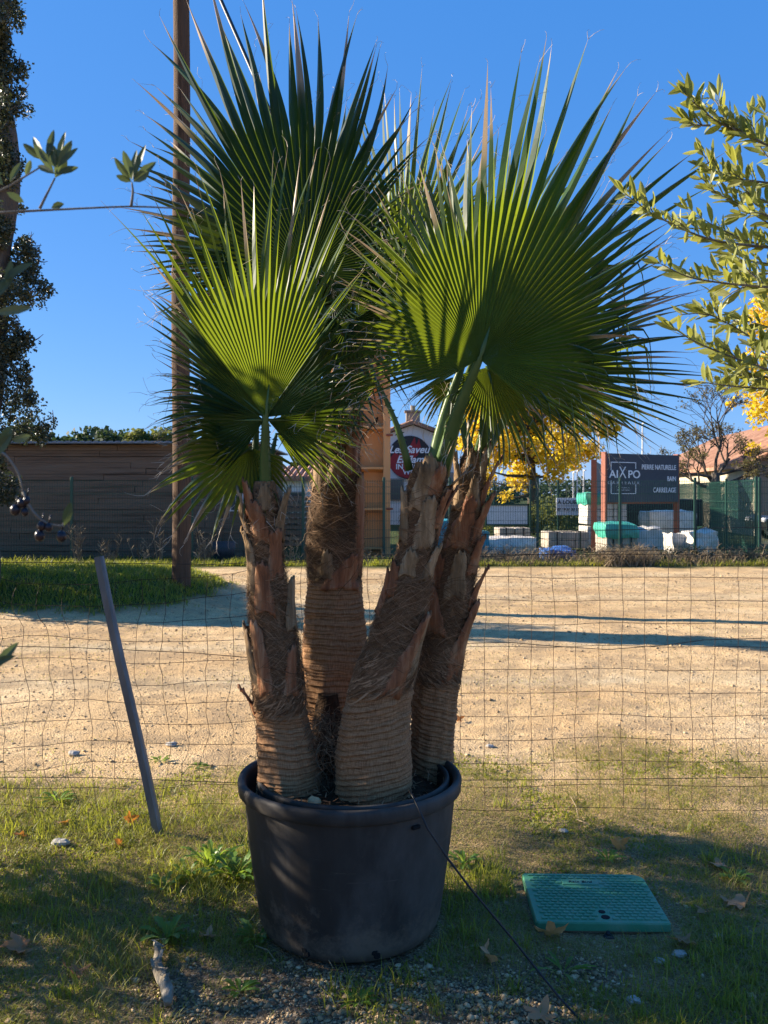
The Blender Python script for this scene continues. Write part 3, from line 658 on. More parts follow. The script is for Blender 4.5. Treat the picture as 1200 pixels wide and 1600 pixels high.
for ang in (-2.02, -1.28):     # drain slots near the foot
    for dx in (0, .012):
        b = MB(); a = ang+dx*2.2; b.box((.309*math.cos(a), .309*math.sin(a), .045-dx), (.014, .020, .018), a, .003); b.build('drain_hole', M['hole'], pot)
b = MB()
for k in (0, 1): b.box((.37*math.cos(-.95+k*.035), .37*math.sin(-.95+k*.035), .43), (.012, .018, .012), -.95, .002)
b.build('handle_notch', M['hole'], pot)
Ys = 2.93
rock('stone', (X(491, Ys), Ys, .482), .021, M['stone_tan'], 'rounded tan stone on the soil of the pot', group='stones lying in the pot', sq=(1.1, .8, .8), seed=3)
rock('stone', (X(504, 2.87), 2.87, .480), .019, M['stone'], 'grey white stone on the pot soil in front of the tan stone', group='stones lying in the pot', seed=6)

# hose
b = MB(); pts = [Vector((X(632, 2.86), 2.93, .515)), P(640, 1236, 2.84), P(648, 1250, 2.745), P(668, 1295, 2.72), P(700, 1342, 2.70), P(735, 1388, 2.68), P(770, 1430, 2.67), P(800, 1466, 2.66), P(835, 1510, 2.64), P(875, 1560, 2.58), P(905, 1592, 2.54), PG(960, 1650, .01)]
b.tube(pts, .0034, 8); tag(centre_on(b.build('hose', M['cord'], None, True)), 'thin black irrigation hose running from the pot rim to the grass', 'hose')

# ------------------------------------------------------------------ palms
class Trunk:
    def __init__(s, pts):    # pts: (py, left px, right px, Y)
        s.p = sorted([(Z(py, Y), (X(a, Y)+X(c, Y))/2, Y, (X(c, Y)-X(a, Y))/2) for py, a, c, Y in pts])
        s.z = [q[0] for q in s.p]
    def at(s, z_):
        f = lambda k: float(np.interp(z_, s.z, [q[k] for q in s.p]))
        e = .02
        return Vector((f(1), f(2), z_)), f(3)
    def surf(s, z_, a, off=0):
        c, r = s.at(z_); return c+Vector((math.cos(a), math.sin(a), 0))*(r+off)
def trunk_mesh(T, z_fib, z0, z1, seed, parent, ringgap=.017, slope=.0):
    b = MB(); na = 72; nz = int((z1-z0)/.0028)
    rr = random.Random(seed); rings = []; q = z0-.02
    while q < z_fib+.05: q += ringgap*rr.uniform(.55, 1.5); rings.append((q, rr.uniform(-.010, .010), rr.uniform(0, 6.28), rr.uniform(.5, 1.3)))
    rz = np.array([q[0] for q in rings])
    for j in range(nz+1):
        z_ = z0+(z1-z0)*j/nz; c, r = T.at(z_)
        for k in range(na):
            a = 2*PI*k/na
            zl = z_ + slope*math.cos(a)*r + .016*mnoise.noise(Vector((math.cos(a)*.9, math.sin(a)*.9, z_*3+seed)))+.0022*mnoise.noise(Vector((math.cos(a)*6, math.sin(a)*6, z_*30+seed*3)))
            if z_ < z_fib:
                i_ = int(np.searchsorted(rz, zl)); lo = rz[i_-1] if i_ > 0 else z0-.03; hi = rz[min(i_, len(rz)-1)]; t = (zl-lo)/max(1e-4, hi-lo)
                amp = rings[min(i_, len(rings)-1)][3]
                prof = ((1-t)**1.3*.9 if t > .08 else t/.08*.9)*.0078*amp+.0025*mnoise.noise(Vector((a*1.3, i_*3.1, seed)))
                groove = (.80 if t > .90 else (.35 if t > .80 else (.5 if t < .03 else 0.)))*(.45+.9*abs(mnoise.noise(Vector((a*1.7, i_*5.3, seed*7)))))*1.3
            else: prof, groove = -.004, .5
            nn = mnoise.noise(Vector((math.cos(a)*3, math.sin(a)*3, z_*7+seed)))*.009+mnoise.noise(Vector((math.cos(a)*16, math.sin(a)*16, z_*50+seed)))*.0025
            b.vert((c.x+(r+prof+nn)*math.cos(a), c.y+(r+prof+nn)*math.sin(a), z_), a=.5, b=groove*(.5+.5*mnoise.noise(Vector((a*4, z_*40, seed)))), uv=(k/na*2*PI*.1*4, z_*4))
    for j in range(nz):
        for k in range(na): b.face(j*na+k, j*na+(k+1) % na, (j+1)*na+(k+1) % na, (j+1)*na+k)
    b.face(*[nz*na+k for k in range(na)])
    return b.build('trunk', M['trunk'], parent, True)
def fibres(T, z0, z1, n, parent, seed, off=.004, wid=.0013, tight=1., mat='fibre', name='fibre_matting'):
    rr = random.Random(seed); b = MB()
    for _ in range(n):
        z_ = rr.uniform(z0, z1); a = rr.uniform(PI*.85, PI*2.15) if rr.random() < .8 else rr.uniform(0, 2*PI)
        sl = rr.choice((-1, 1))*rr.uniform(.15, .95); L = rr.uniform(.04, .13); m = 6; pts = []; nr_ = []
        o0 = off*rr.uniform(0, 1.6); b.cur = (min(1, max(0, rr.gauss(.5, .25))), 0); w0 = wid*rr.uniform(.6, 1.6)
        lump = .012*mnoise.noise(Vector((a*1.5, z_*9, seed)))
        for k in range(m):
            t = k/(m-1)-.5; c, r = T.at(z_+L*t*sl)
            aa = a+L*t*math.cos(sl*.8)/max(.03, r)+.05*math.sin(k+z_*40); zz = z_+L*t*sl+.004*math.sin(k*1.3+a*5)
            d = Vector((math.cos(aa), math.sin(aa), .0)); pts.append(c+d*(r+o0+lump+(.006 if k in (0, m-1) and rr.random() < .3 else 0))+Vector((0, 0, zz-c.z))); nr_.append(d)
        b.ribbon(pts, [w0*.5]+[w0]*(m-2)+[w0*.3], nr_)
    o = b.build(name, M[mat], parent); o['kind'] = 'stuff'; return o
def skirt(T, z_, n, parent, seed, L=.09, name='frayed_skirt', spread=.004, a0=PI*.8, a1=PI*2.2):
    """torn matting pressed against the trunk, sweeping round it above the first rings"""
    rr = random.Random(seed); b = MB(); sgn = -1 if seed % 20 > 11 else 1
    for _ in range(int(n*1.5)):
        a = rr.uniform(a0, a1); zt = z_+rr.uniform(-.015, .10)+.025*math.sin(a*1.0+seed); l_ = L*rr.uniform(.5, 1.1); b.cur = (min(1, max(0, rr.gauss(.5, .25))), 0); pts = []; nr_ = []; sw = sgn*rr.uniform(.35, .95)
        for k in range(7):
            t = k/6; zz = zt-l_*(1-(1-t)**1.6)*.75; c, r = T.at(zz); aa = a+sw*t**1.2; d = Vector((math.cos(aa), math.sin(aa), 0))
            pts.append(c+d*(r+.005+spread*math.sin(t*2.6)+(.006*rr.random() if k == 6 else 0))+Vector((0, 0, zz-c.z))); nr_.append(d)
        w0 = rr.uniform(.0020, .0065); b.ribbon(pts, [w0*.6, w0, w0, w0*.9, w0*.8, w0*.6, w0*.25], nr_)
    o = b.build(name, M['fibre'], parent); o['kind'] = 'stuff'; return o
def boot(T, a, z0, z1, wb, wt, out, parent, mat='boot', twist=0., seed=0, cut=True, thick=.007, lab=None):
    """old leaf base: broad split foot clasping the trunk, narrowing to a cut stub that stands away from it"""
    rr = random.Random(seed+int(a*100)); m, nc = 14, 8; topf = out > .028; z1 = z1 if topf else z0+(z1-z0)*.80; out = out if topf else out*.62; twist = twist+(0 if topf else rr.uniform(-.25, .25)); b = MB(); front, back = [], []
    for j in range(m+1):
        t = j/m; zz = z0+(z1-z0)*t; c, r = T.at(zz)
        wd = (wb*(1-t)**.8+wt*(1-(1-t)**.8))*(1+.28*mnoise.noise(Vector((t*4.5, seed*1.7, a)))+.05*rr.uniform(-1, 1)); aa = a+twist*(t-.0)
        o_ = .006+out*t**2.2
        fr, bk = [], []
        for k in range(nc+1):
            u = k/nc*2-1; ph = aa+u*wd/2/(r+o_+.01)*(.5+.5*1)
            split = max(0, 1-t*4.5)*(1-abs(u))**1.4*.5*(z1-z0)*.22
            jag = (.008*rr.uniform(-1, 1) if j in (0,) else 0)+(.010*math.sin(k*2.3+seed) if (j == m and cut) else 0)
            rise = .020*(u*u)*(-1 if t > .5 else 0)*t
            cup = (.004+.012*t)*(1-u*u)+ .003*mnoise.noise(Vector((u*3, t*5, seed)))
            d = Vector((math.cos(ph), math.sin(ph), 0))
            base = c+Vector((0, 0, zz-c.z+split+jag+rise))
            fr.append(b.vert(base+d*(r+o_+cup))); bk.append(b.vert(base+d*(r+o_+cup-thick*(1-.6*abs(u)))))
        front.append(fr); back.append(bk)
    for j in range(m):
        for k in range(nc):
            b.face(front[j][k], front[j][k+1], front[j+1][k+1], front[j+1][k]); b.face(back[j][k+1], back[j][k], back[j+1][k], back[j+1][k+1])
        b.face(back[j][0], front[j][0], front[j+1][0], back[j+1][0]); b.face(front[j][nc], back[j][nc], back[j+1][nc], front[j+1][nc])
    for k in range(nc):
        b.face(front[m][k], front[m][k+1], back[m][k+1], back[m][k]); b.face(front[0][k+1], front[0][k], back[0][k], back[0][k+1])
    return b.build('leaf_base', M[mat], parent, True)

def fan(parent, hub, Y, spec, n, fuse=.44, tilt=(.3, -.2, .15), axis=90, droop=.10, pleat=.75, seed=0, bends=.0, bendlen=.4, pet=None, petw=.011, mat='frond', base_rnd=.5, bendang=(-180, 181), curve=0., thr=.5):
    """costapalmate fan: pleated segments from one hub, joined for the inner part, free and tapering outside"""
    rr = random.Random(seed); H = P(hub[0], hub[1], Y); s_ = Y/FPX; ax = R(axis)
    spec = sorted(spec); A = [q[0] for q in spec]; LL = [q[1] for q in spec]
    a0, a1 = A[0], A[-1]; dl = R((a1-a0)/n)
    def pos(al, r):
        x_, z_ = r*math.cos(al), r*math.sin(al)
        p_ = x_*math.sin(ax)-z_*math.cos(ax); q_ = x_*math.cos(ax)+z_*math.sin(ax)
        ps = math.sqrt(p_*p_+.0004)
        yo = (tilt[0]*(p_-ps)/2+tilt[1]*(p_+ps)/2)+tilt[2]*q_+curve*r*r
        return Vector((H.x+x_, H.y+yo, H.z+z_))
    pleat *= 1.75; b = MB(); th = MB()
    for i_ in range(n):
        ad = a0+(a1-a0)*(i_+.5)/n; al = R(ad)
        L = float(np.interp(ad, A, LL))*s_*1.05*rr.choice((rr.uniform(.88, .97), rr.uniform(.95, 1.04), rr.uniform(.97, 1.05)))
        f = min(.8, fuse*float(np.interp(ad, A, LL))*s_*1.05/L*rr.uniform(.94, 1.06)); m = 17; rnd = min(1, max(0, base_rnd+rr.uniform(-.35, .35)))
        wf = (pos(al-dl/2, L*f)-pos(al+dl/2, L*f)).length/2; wander = rr.gauss(0, .026); tw = rr.uniform(-.35, .35)
        bend = (rr.random() < bends) and (bendang[0] <= ad <= bendang[1]); tb = rr.uniform(.50, .82); n0 = len(b.v)
        dr = droop*(.5+.8*rr.random()); dm = pleat*rr.uniform(.8, 1.2); k0 = None; P3 = []
        tip0 = rr.uniform(.86, .97) if rr.random() < .85 else rr.uniform(.6, .85); lean = rr.gauss(0, .045); wv_r = rr.uniform(.88, 1.12)
        for j in range(m+1):
            t = j/m; t = t**.85; r = .008+L*t; fu = max(0, (t-f)/(1-f)); dirv = (pos(al, .5)-H).normalized()
            c = pos(al+wander*fu*1.6, r)
            hz = abs(math.cos(al))*.9+.15
            c.z -= dr*L*hz*(.12*t*t*droop/max(dr, .01)+.88*fu**2.2)
            c.y += lean*L*fu
            if bend and t > tb:
                u_ = (t-tb)/(1-tb)
                if k0 is None: k0 = P3[-1][0].copy(); d0 = (P3[-1][0]-P3[-2][0]).normalized(); kp = k0.copy(); kl = L/m*1.05
                g_ = min(1, u_*2.0+.25); dd = (d0*(1-g_*.88)+Vector((lean, lean*2, -1))*g_).normalized(); kp = kp+dd*kl; c = kp.copy()
            eL = pos(al-dl/2, r); eR = pos(al+dl/2, r); side = (eL-eR); wfull = side.length/2; side.normalize()
            if t <= f: w_ = wfull
            else:
                w_ = wf*wv_r*(1+.10*math.sin(min(1, fu*3)*PI/2))*(1-fu**1.5)*.98+.0006
                if fu > .7: w_ *= 1-.35*(fu-.7)/.3
            nrm = dirv.cross(side)
            if nrm.y > 0: nrm = -nrm
            N0 = Vector((0, -1, 0)); nrm = nrm.lerp(N0, max(0, 1-fu*3)).normalized()
            if t > f:
                k_ = fu*tw; side, nrm = side*math.cos(k_)+nrm*math.sin(k_), nrm*math.cos(k_)-side*math.sin(k_)
            dp = w_*dm*(1 if t <= f else 1+.5*fu)
            if t <= f: dp = w_*pleat
            wv = w_ if t <= f else w_*(1-.22*fu)
            tp = max(0, min(1, (t-tip0)/.05))
            b.vert(c-side*wv-nrm*dp*.5, rnd, tp); b.vert(c+nrm*dp*.5, rnd, tp); b.vert(c+side*wv-nrm*dp*.5, rnd, tp)
            P3.append((c, side, nrm, wv))
        for j in range(m):
            b.face(n0+3*j, n0+3*j+1, n0+3*j+4, n0+3*j+3); b.face(n0+3*j+1, n0+3*j+2, n0+3*j+5, n0+3*j+4)
        # threads
        c, sd, nn, wv = P3[-1]; dd = (P3[-1][0]-P3[-3][0]).normalized()
        for q in range(1+(rr.random() < .4)):
            d2 = (dd+sd*rr.uniform(-.7, .7)+nn*rr.uniform(-.5, .5)).normalized(); l_ = rr.uniform(.015, .055); cv = Vector((rr.uniform(-1, 1), rr.uniform(-1, 1), rr.uniform(-1, .6)))
            th.tube([c, c+d2*l_*.5, c+d2*l_*.85+cv*l_*.18, c+d2*l_*1.0+cv*l_*.42], [.0010, .0007, .0005, .0004], 3, False)
        if rr.random() < thr:
            j = int(m*rr.uniform(.5, .8)); c, sd, nn, wv = P3[j]; dd = (P3[j+1][0]-c).normalized(); p_ = c+sd*wv; pts = [p_]; l_ = rr.uniform(.04, .16); d2 = (dd+sd*.4).normalized()
            sp = rr.uniform(1, 3); up_ = rr.uniform(-.5, .8)
            for k in range(1, 7):
                t_ = k/6; pts.append(p_+d2*l_*t_*(1-.3*t_)+sd*.02*math.sin(t_*5*sp)*t_+nn*.02*math.cos(t_*4*sp)*t_+Vector((0, 0, up_*.04*t_*t_)))
            th.tube(pts, .00055, 3, False)
    fr = b.build('frond', M[mat], parent)
    o_ = th.build('leaf_thread', M['filament'], fr); o_['kind'] = 'stuff'
    if pet:     # petiole: list of (px, py, Y) from crown to hub
        pp = [P(*q) for q in pet]+[H]; pts = []
        for k in range(len(pp)-1):
            for t in (0, .33, .66): pts.append(pp[k].lerp(pp[k+1], t))
        pts.append(H)
        for _ in range(2): pts = [pts[0]]+[(pts[k-1]+pts[k]*2+pts[k+1])/4 for k in range(1, len(pts)-1)]+[pts[-1]]
        am = R((a0+a1)/2) if abs(a1-a0) < 300 else ax
        pts.append(pos(ax, .05)); pts.append(pos(ax, .11))
        m_ = len(pts); q_ = MB(); rad = [petw*(2.0-1.2*min(1, k/(m_-3))) if k < m_-2 else petw*(.5 if k == m_-2 else .12) for k in range(m_)]
        q_.tube(pts, rad, 8, True, .55, up=(0, -1, 0))
        for k in range(2, m_-3):           # marginal teeth
            for sd in (-1, 1):
                c = pts[k]; t_ = (pts[k+1]-pts[k]).normalized(); s2 = t_.cross(Vector((0, -1, 0))).normalized()*sd
                for e in (0, .5):
                    c2 = c+(pts[k+1]-c)*e; r_ = rad[k]; n0 = len(q_.v)
                    q_.vert(c2+s2*r_*.8-t_*.004); q_.vert(c2+s2*r_*.8+t_*.004); q_.vert(c2+s2*(r_+.006)-t_*.002+Vector((0, -.0005, 0))); q_.face(n0, n0+1, n0+2)
        q_.build('petiole', M['petiole'], fr, True)
    return fr

def palm(label, tp, base):
    t = thing('palm_tree', label, 'palm tree', (0, 0, 0), 0, 'four palms in the black pot'); return t, Trunk(tp)

# --- palm 1: left
t1, T1 = palm('leftmost short palm, its bright sunlit fan rising in front', [(1240, 404, 500, 3.12), (1180, 404, 494, 3.12), (1130, 402, 480, 3.12), (1080, 398, 474, 3.10), (1000, 393, 466, 3.10), (940, 390, 455, 3.10), (900, 392, 446, 3.09), (850, 394, 441, 3.08), (800, 386, 438, 3.07), (765, 392, 432, 3.06), (740, 398, 428, 3.06)], None)
z_ = lambda py, Y: Z(py, Y)
trunk_mesh(T1, Z(1110, 3.1), Z(1245, 3.12), Z(752, 3.06), 1, t1)
fibres(T1, Z(1100, 3.1), Z(775, 3.06), 3400, t1, 11)
fibres(T1, Z(1080, 3.1), Z(790, 3.06), 420, t1, 13, .013, name='loose_fibre')
skirt(T1, Z(1080, 3.1), 200, t1, 12, .09)
for k, (a, pa, pb, wb, wt, out, mt, tw) in enumerate([
    (-1.95, 1090, 935, .075, .05, .014, 'boot', -.25), (-2.7, 1075, 950, .10, .06, .012, 'boot_grey', -.2), (-1.0, 1085, 985, .07, .03, .006, 'boot', .3),
    (-1.75, 960, 855, .085, .055, .016, 'boot', .1), (-.5, 985, 880, .08, .035, .022, 'boot_grey', .1), (-2.6, 930, 800, .09, .05, .020, 'boot_grey', .1),
    (-1.0, 905, 805, .075, .05, .014, 'boot', .1), (-2.9, 870, 762, .08, .034, .030, 'boot_grey', 0), (-1.7, 850, 765, .085, .055, .012, 'boot', 0),
    (-.45, 850, 762, .07, .034, .045, 'boot_grey', 0), (-1.4, 800, 745, .07, .045, .010, 'boot_grey', 0), (-2.4, 815, 750, .07, .03, .030, 'boot', .0), (1.2, 860, 760, .08, .04, .02, 'boot', 0)]):
    boot(T1, a, Z(pa, 3.09), Z(pb, 3.07), wb, wt, out, t1, mt, tw, k)
boot(T1, -3.05, Z(1122, 3.1), Z(1070, 3.1), .03, .05, .035, t1, 'boot', 0, 90)
fan(t1, (415, 652), 2.98, [(127, 270), (122, 318), (117, 335), (110, 340), (103, 354), (97, 360), (92, 388), (86, 405), (80, 410), (74, 398), (68, 345), (62, 285), (56, 240)],
    31, .47, (.60, .10, .05), 84, .05, .62, 1, pet=[(415, 785, 3.06), (413, 720, 3.02)], petw=.0115, base_rnd=.75)
fan(t1, (417, 652), 3.0, [(58, 235), (50, 222), (38, 198), (26, 180), (15, 168), (6, 160)], 14, .46, (.1, -.35, .1), 60, .08, .7, 107, pet=[(416, 785, 3.07), (416, 720, 3.04)], petw=.008, base_rnd=.5, mat='frond_shaded')
fan(t1, (412, 650), 3.05, [(178, 168), (168, 170), (158, 175), (148, 195), (140, 235), (133, 290), (126, 315), (121, 310)], 20, .5, (.1, .1, .2), 140, .08, .7, 105, pet=[(414, 770, 3.06), (412, 710, 3.06)], petw=.008, base_rnd=.55, mat='frond_shaded')
fan(t1, (413, 656), 3.02, [(236, 90), (224, 110), (212, 120), (200, 150), (190, 168), (180, 172), (168, 168), (156, 165), (146, 190)], 18, .5, (.1, -.1, .3), 180, .10, .7, 101, pet=[(416, 770, 3.06), (414, 710, 3.04)], petw=.008, base_rnd=.35, mat='frond_shaded')
fan(t1, (418, 656), 3.02, [(14, 165), (3, 158), (-10, 145), (-20, 135), (-34, 120), (-50, 90)], 15, .5, (.1, -.1, .3), 0, .10, .7, 102, pet=[(418, 770, 3.06), (417, 710, 3.04)], petw=.008, base_rnd=.45, mat='frond_shaded')
fan(t1, (392, 700), 3.10, [(345, 75), (325, 85), (300, 95), (275, 100), (255, 125), (240, 140), (225, 150), (210, 150), (195, 140), (180, 120), (160, 105), (140, 90)], 30, .5, (.3, -.2, -.25), 215, .18, .7, 2, pet=[(402, 785, 3.08), (393, 740, 3.1)], petw=.010, base_rnd=.4)
fan(t1, (432, 678), 3.2, [(75, 90), (50, 105), (30, 115), (12, 125), (0, 125), (-14, 135), (-28, 130), (-42, 110), (-60, 80)], 26, .4, (.3, .2, .2), 0, .2, .7, 3, pet=[(414, 785, 3.08), (420, 730, 3.12)], petw=.008, base_rnd=.8)
fan(t1, (402, 640), 3.22, [(96, 300), (108, 300), (118, 290), (128, 262), (140, 215), (155, 175), (170, 160), (185, 150), (200, 150), (214, 130)], 28, .42, (.3, .0, .25), 130, .14, .7, 4, bends=.15, pet=[(404, 785, 3.1), (398, 710, 3.16)], petw=.010, base_rnd=.5)

# --- palm 2: tall one behind
t2, T2 = palm('tallest palm at the back, thick ringed trunk and huge dark fan', [(1240, 478, 566, 3.40), (1100, 474, 566, 3.40), (1040, 471, 571, 3.40), (985, 475, 571, 3.40), (920, 482, 565, 3.40), (905, 484, 562, 3.40), (860, 482, 564, 3.40), (800, 486, 564, 3.40), (740, 492, 560, 3.41), (690, 500, 556, 3.42), (640, 518, 562, 3.42), (580, 530, 566, 3.42), (540, 538, 562, 3.42)], None)
trunk_mesh(T2, Z(902, 3.4), Z(1245, 3.4), Z(545, 3.42), 2, t2, .018)
fibres(T2, Z(905, 3.4), Z(560, 3.42), 5600, t2, 21, .007, mat='fibre_dark')
fibres(T2, Z(890, 3.4), Z(600, 3.4), 700, t2, 23, .014, mat='fibre', name='loose_fibre')
skirt(T2, Z(885, 3.4), 240, t2, 22, .05, spread=.004)
for k, (a, pa, pb, wb, wt, out, mt, tw) in enumerate([
    (-1.3, 920, 850, .17, .07, .006, 'boot', .2), (-.35, 905, 700, .10, .05, .016, 'boot', .1), (-1.9, 905, 845, .09, .04, .004, 'boot_grey', 0), (-2.5, 770, 690, .10, .04, .030, 'boot_grey', .35),
    (-1.7, 760, 700, .09, .04, .026, 'boot_grey', .4), (-.7, 745, 660, .11, .04, .030, 'boot', -.1), (-.1, 720, 655, .09, .03, .055, 'boot', 0), (-2.8, 735, 660, .09, .035, .03, 'boot_grey', 0),
    (-1.4, 700, 630, .11, .05, .025, 'boot', .1), (-2.2, 680, 610, .10, .04, .03, 'boot_grey', 0), (-.5, 670, 590, .10, .04, .03, 'boot', 0), (-1.6, 640, 560, .10, .04, .03, 'boot', .1), (-2.8, 630, 565, .09, .04, .035, 'boot', 0)]):
    boot(T2, a, Z(pa, 3.38), Z(pb, 3.4), wb, wt, out, t2, mt, tw, k+20)
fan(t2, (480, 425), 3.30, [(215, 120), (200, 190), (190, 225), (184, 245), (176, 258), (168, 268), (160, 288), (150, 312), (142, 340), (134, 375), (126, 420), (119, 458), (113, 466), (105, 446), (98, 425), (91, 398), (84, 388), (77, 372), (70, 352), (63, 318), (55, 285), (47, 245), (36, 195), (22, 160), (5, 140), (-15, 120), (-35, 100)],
    74, .51, (-.12, -.22, .04), 112, .05, .62, 5, pet=[(540, 600, 3.40), (515, 510, 3.36)], petw=.012, base_rnd=.15, mat='frond_shaded')
fan(t2, (498, 452), 3.48, [(105, 270), (92, 262), (80, 255), (66, 240), (52, 225), (38, 200), (22, 165), (8, 130), (-8, 110)], 30, .45, (.2, .1, .2), 70, .08, .7, 6, pet=[(540, 600, 3.43), (520, 520, 3.46)], petw=.010, base_rnd=.45, mat='frond_shaded')
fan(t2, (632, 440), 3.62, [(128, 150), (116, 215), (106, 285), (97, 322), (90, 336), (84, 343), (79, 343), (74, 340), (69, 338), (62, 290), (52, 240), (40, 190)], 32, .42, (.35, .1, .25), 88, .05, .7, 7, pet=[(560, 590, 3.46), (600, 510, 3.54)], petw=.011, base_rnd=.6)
fan(t2, (545, 505), 3.36, [(165, 100), (185, 110), (205, 125), (225, 145), (245, 165), (262, 170), (280, 150), (300, 140), (320, 125), (345, 110), (370, 110), (395, 110)], 34, .42, (.25, -.2, -.35), 260, .25, .75, 8, bends=.35, pet=[(548, 600, 3.42), (548, 550, 3.40)], petw=.010, base_rnd=.3, mat='frond_shaded')
fan(t2, (520, 470), 3.46, [(60, 140), (90, 140), (120, 130), (150, 120), (180, 120), (210, 130), (240, 140), (270, 140), (300, 120), (330, 110)], 34, .4, (.3, .2, .2), 200, .2, .7, 9, bends=.2, pet=[(540, 600, 3.44), (530, 530, 3.46)], petw=.009, base_rnd=.55, mat='frond_shaded')
fan(t2, (575, 470), 3.55, [(130, 150), (105, 170), (80, 170), (50, 150), (20, 120), (-10, 90), (-30, 70)], 24, .4, (.3, -.2, .2), 40, .15, .7, 10, bends=.2, pet=[(550, 600, 3.45), (565, 530, 3.5)], petw=.009, base_rnd=.9, mat='frond_shaded')
fan(t2, (508, 600), 3.3, [(200, 90), (225, 100), (250, 110), (275, 105), (300, 105), (325, 100), (350, 90)], 20, .35, (.3, -.3, -.3), 270, .2, .8, 19, bends=.4, pet=[(530, 640, 3.38), (520, 620, 3.34)], petw=.008, base_rnd=.6, mat='frond_shaded')

fan(t2, (470, 440), 3.42, [(200, 190), (186, 225), (172, 245), (158, 270), (146, 300), (136, 335), (127, 370), (118, 400), (108, 395), (98, 370), (86, 350), (74, 320)], 34, .5, (.1, .2, .3), 120, .12, .7, 103, bends=.08, pet=[(540, 600, 3.44), (510, 520, 3.44)], petw=.010, base_rnd=.25, mat='frond_shaded')
fan(t2, (552, 482), 3.52, [(-60, 100), (-20, 110), (20, 110), (60, 105), (100, 110), (140, 115), (180, 110), (220, 120), (260, 120), (290, 100)], 40, .5, (.1, .2, .3), 90, .2, .7, 106, bends=.25, pet=[(545, 600, 3.46), (548, 540, 3.5)], petw=.009, base_rnd=.35, mat='frond_shaded')
# --- palm 3: front right
t3, T3 = palm('front palm right of centre, carrying the largest spread fan', [(1250, 526, 642, 3.08), (1190, 525, 641, 3.08), (1150, 530, 640, 3.08), (1100, 540, 640, 3.08), (1060, 553, 646, 3.07), (1000, 576, 654, 3.06), (950, 592, 664, 3.05), (900, 611, 674, 3.04), (850, 625, 680, 3.03), (800, 632, 686, 3.02), (760, 638, 694, 3.01), (735, 644, 700, 3.00), (715, 650, 698, 3.0)], None)
trunk_mesh(T3, Z(1075, 3.08), Z(1255, 3.08), Z(722, 3.0), 3, t3, .017, -.25)
fibres(T3, Z(1070, 3.07), Z(740, 3.0), 4300, t3, 31)
fibres(T3, Z(1050, 3.07), Z(760, 3.0), 560, t3, 33, .013, name='loose_fibre')
skirt(T3, Z(1045, 3.07), 240, t3, 32, .09)
for k, (a, pa, pb, wb, wt, out, mt, tw) in enumerate([
    (-1.35, 1085, 925, .10, .05, .016, 'boot', .75), (-.4, 1060, 930, .09, .05, .012, 'boot_grey', .2), (-2.9, 960, 870, .06, .03, .014, 'boot', 0),
    (-1.9, 900, 845, .085, .05, .010, 'boot_grey', 0), (-.7, 905, 835, .085, .05, .016, 'boot_grey', .1), (-2.5, 930, 860, .07, .035, .012, 'boot', 0), (-1.25, 860, 755, .10, .055, .012, 'boot_grey', .1),
    (-2.6, 850, 740, .07, .035, .016, 'boot_grey', 0), (-1.9, 800, 705, .09, .05, .014, 'boot_grey', 0), (-.6, 830, 745, .08, .05, .022, 'boot', .2), (-.25, 790, 728, .075, .036, .065, 'boot_grey', 0),
    (-1.2, 780, 715, .09, .05, .010, 'boot', 0), (.1, 850, 760, .07, .05, .03, 'boot', 0), (-1.55, 760, 700, .08, .05, .004, 'boot_grey', 0), (1.4, 830, 740, .09, .05, .02, 'boot', 0)]):
    boot(T3, a, Z(pa, 3.05), Z(pb, 3.02), wb, wt, out, t3, mt, tw, k+40)
fan(t3, (749, 561), 2.85, [(212, 110), (203, 150), (192, 180), (181, 190), (172, 192), (165, 195), (151, 218), (141, 245), (134, 266), (125, 285), (115, 308), (107, 325), (100, 326), (95, 345), (91, 372), (88, 430), (85, 455), (82, 475), (78, 488), (74, 482), (71, 490), (67, 490), (62, 482), (58, 470), (54, 458), (48, 446), (44, 462), (38, 380), (30, 330), (20, 292), (10, 262), (0, 240), (-10, 225), (-20, 205), (-32, 180), (-44, 140)],
    86, .50, (.42, -.20, .08), 72, .07, .66, 12, bends=.34, bendang=(-50, 32), pet=[(688, 742, 3.0), (712, 650, 2.92)], petw=.0155, base_rnd=.62)
fan(t3, (722, 572), 3.0, [(88, 330), (98, 320), (108, 300), (118, 280), (128, 262), (140, 240), (152, 205), (164, 185), (176, 180), (188, 165), (200, 140)], 32, .42, (.40, .1, .22), 120, .07, .7, 13, pet=[(676, 742, 3.02), (694, 650, 3.0)], petw=.0145, base_rnd=.8)
fan(t3, (590, 597), 2.98, [(150, 60), (165, 85), (174, 120), (182, 130), (190, 125), (200, 110), (215, 90), (240, 70)], 10, .3, (.2, -.2, -.3), 200, .3, .8, 14, bends=.4, pet=[(640, 735, 3.0), (622, 665, 2.98)], petw=.007, base_rnd=.55)

fan(t3, (742, 556), 3.1, [(132, 230), (122, 270), (112, 300), (104, 310), (96, 330), (88, 360), (80, 400), (72, 420), (64, 420), (56, 410), (48, 390), (40, 360), (30, 320)], 30, .5, (.2, .25, .25), 80, .08, .7, 104, bends=.06, pet=[(684, 742, 3.02), (706, 650, 3.03)], petw=.011, base_rnd=.6)
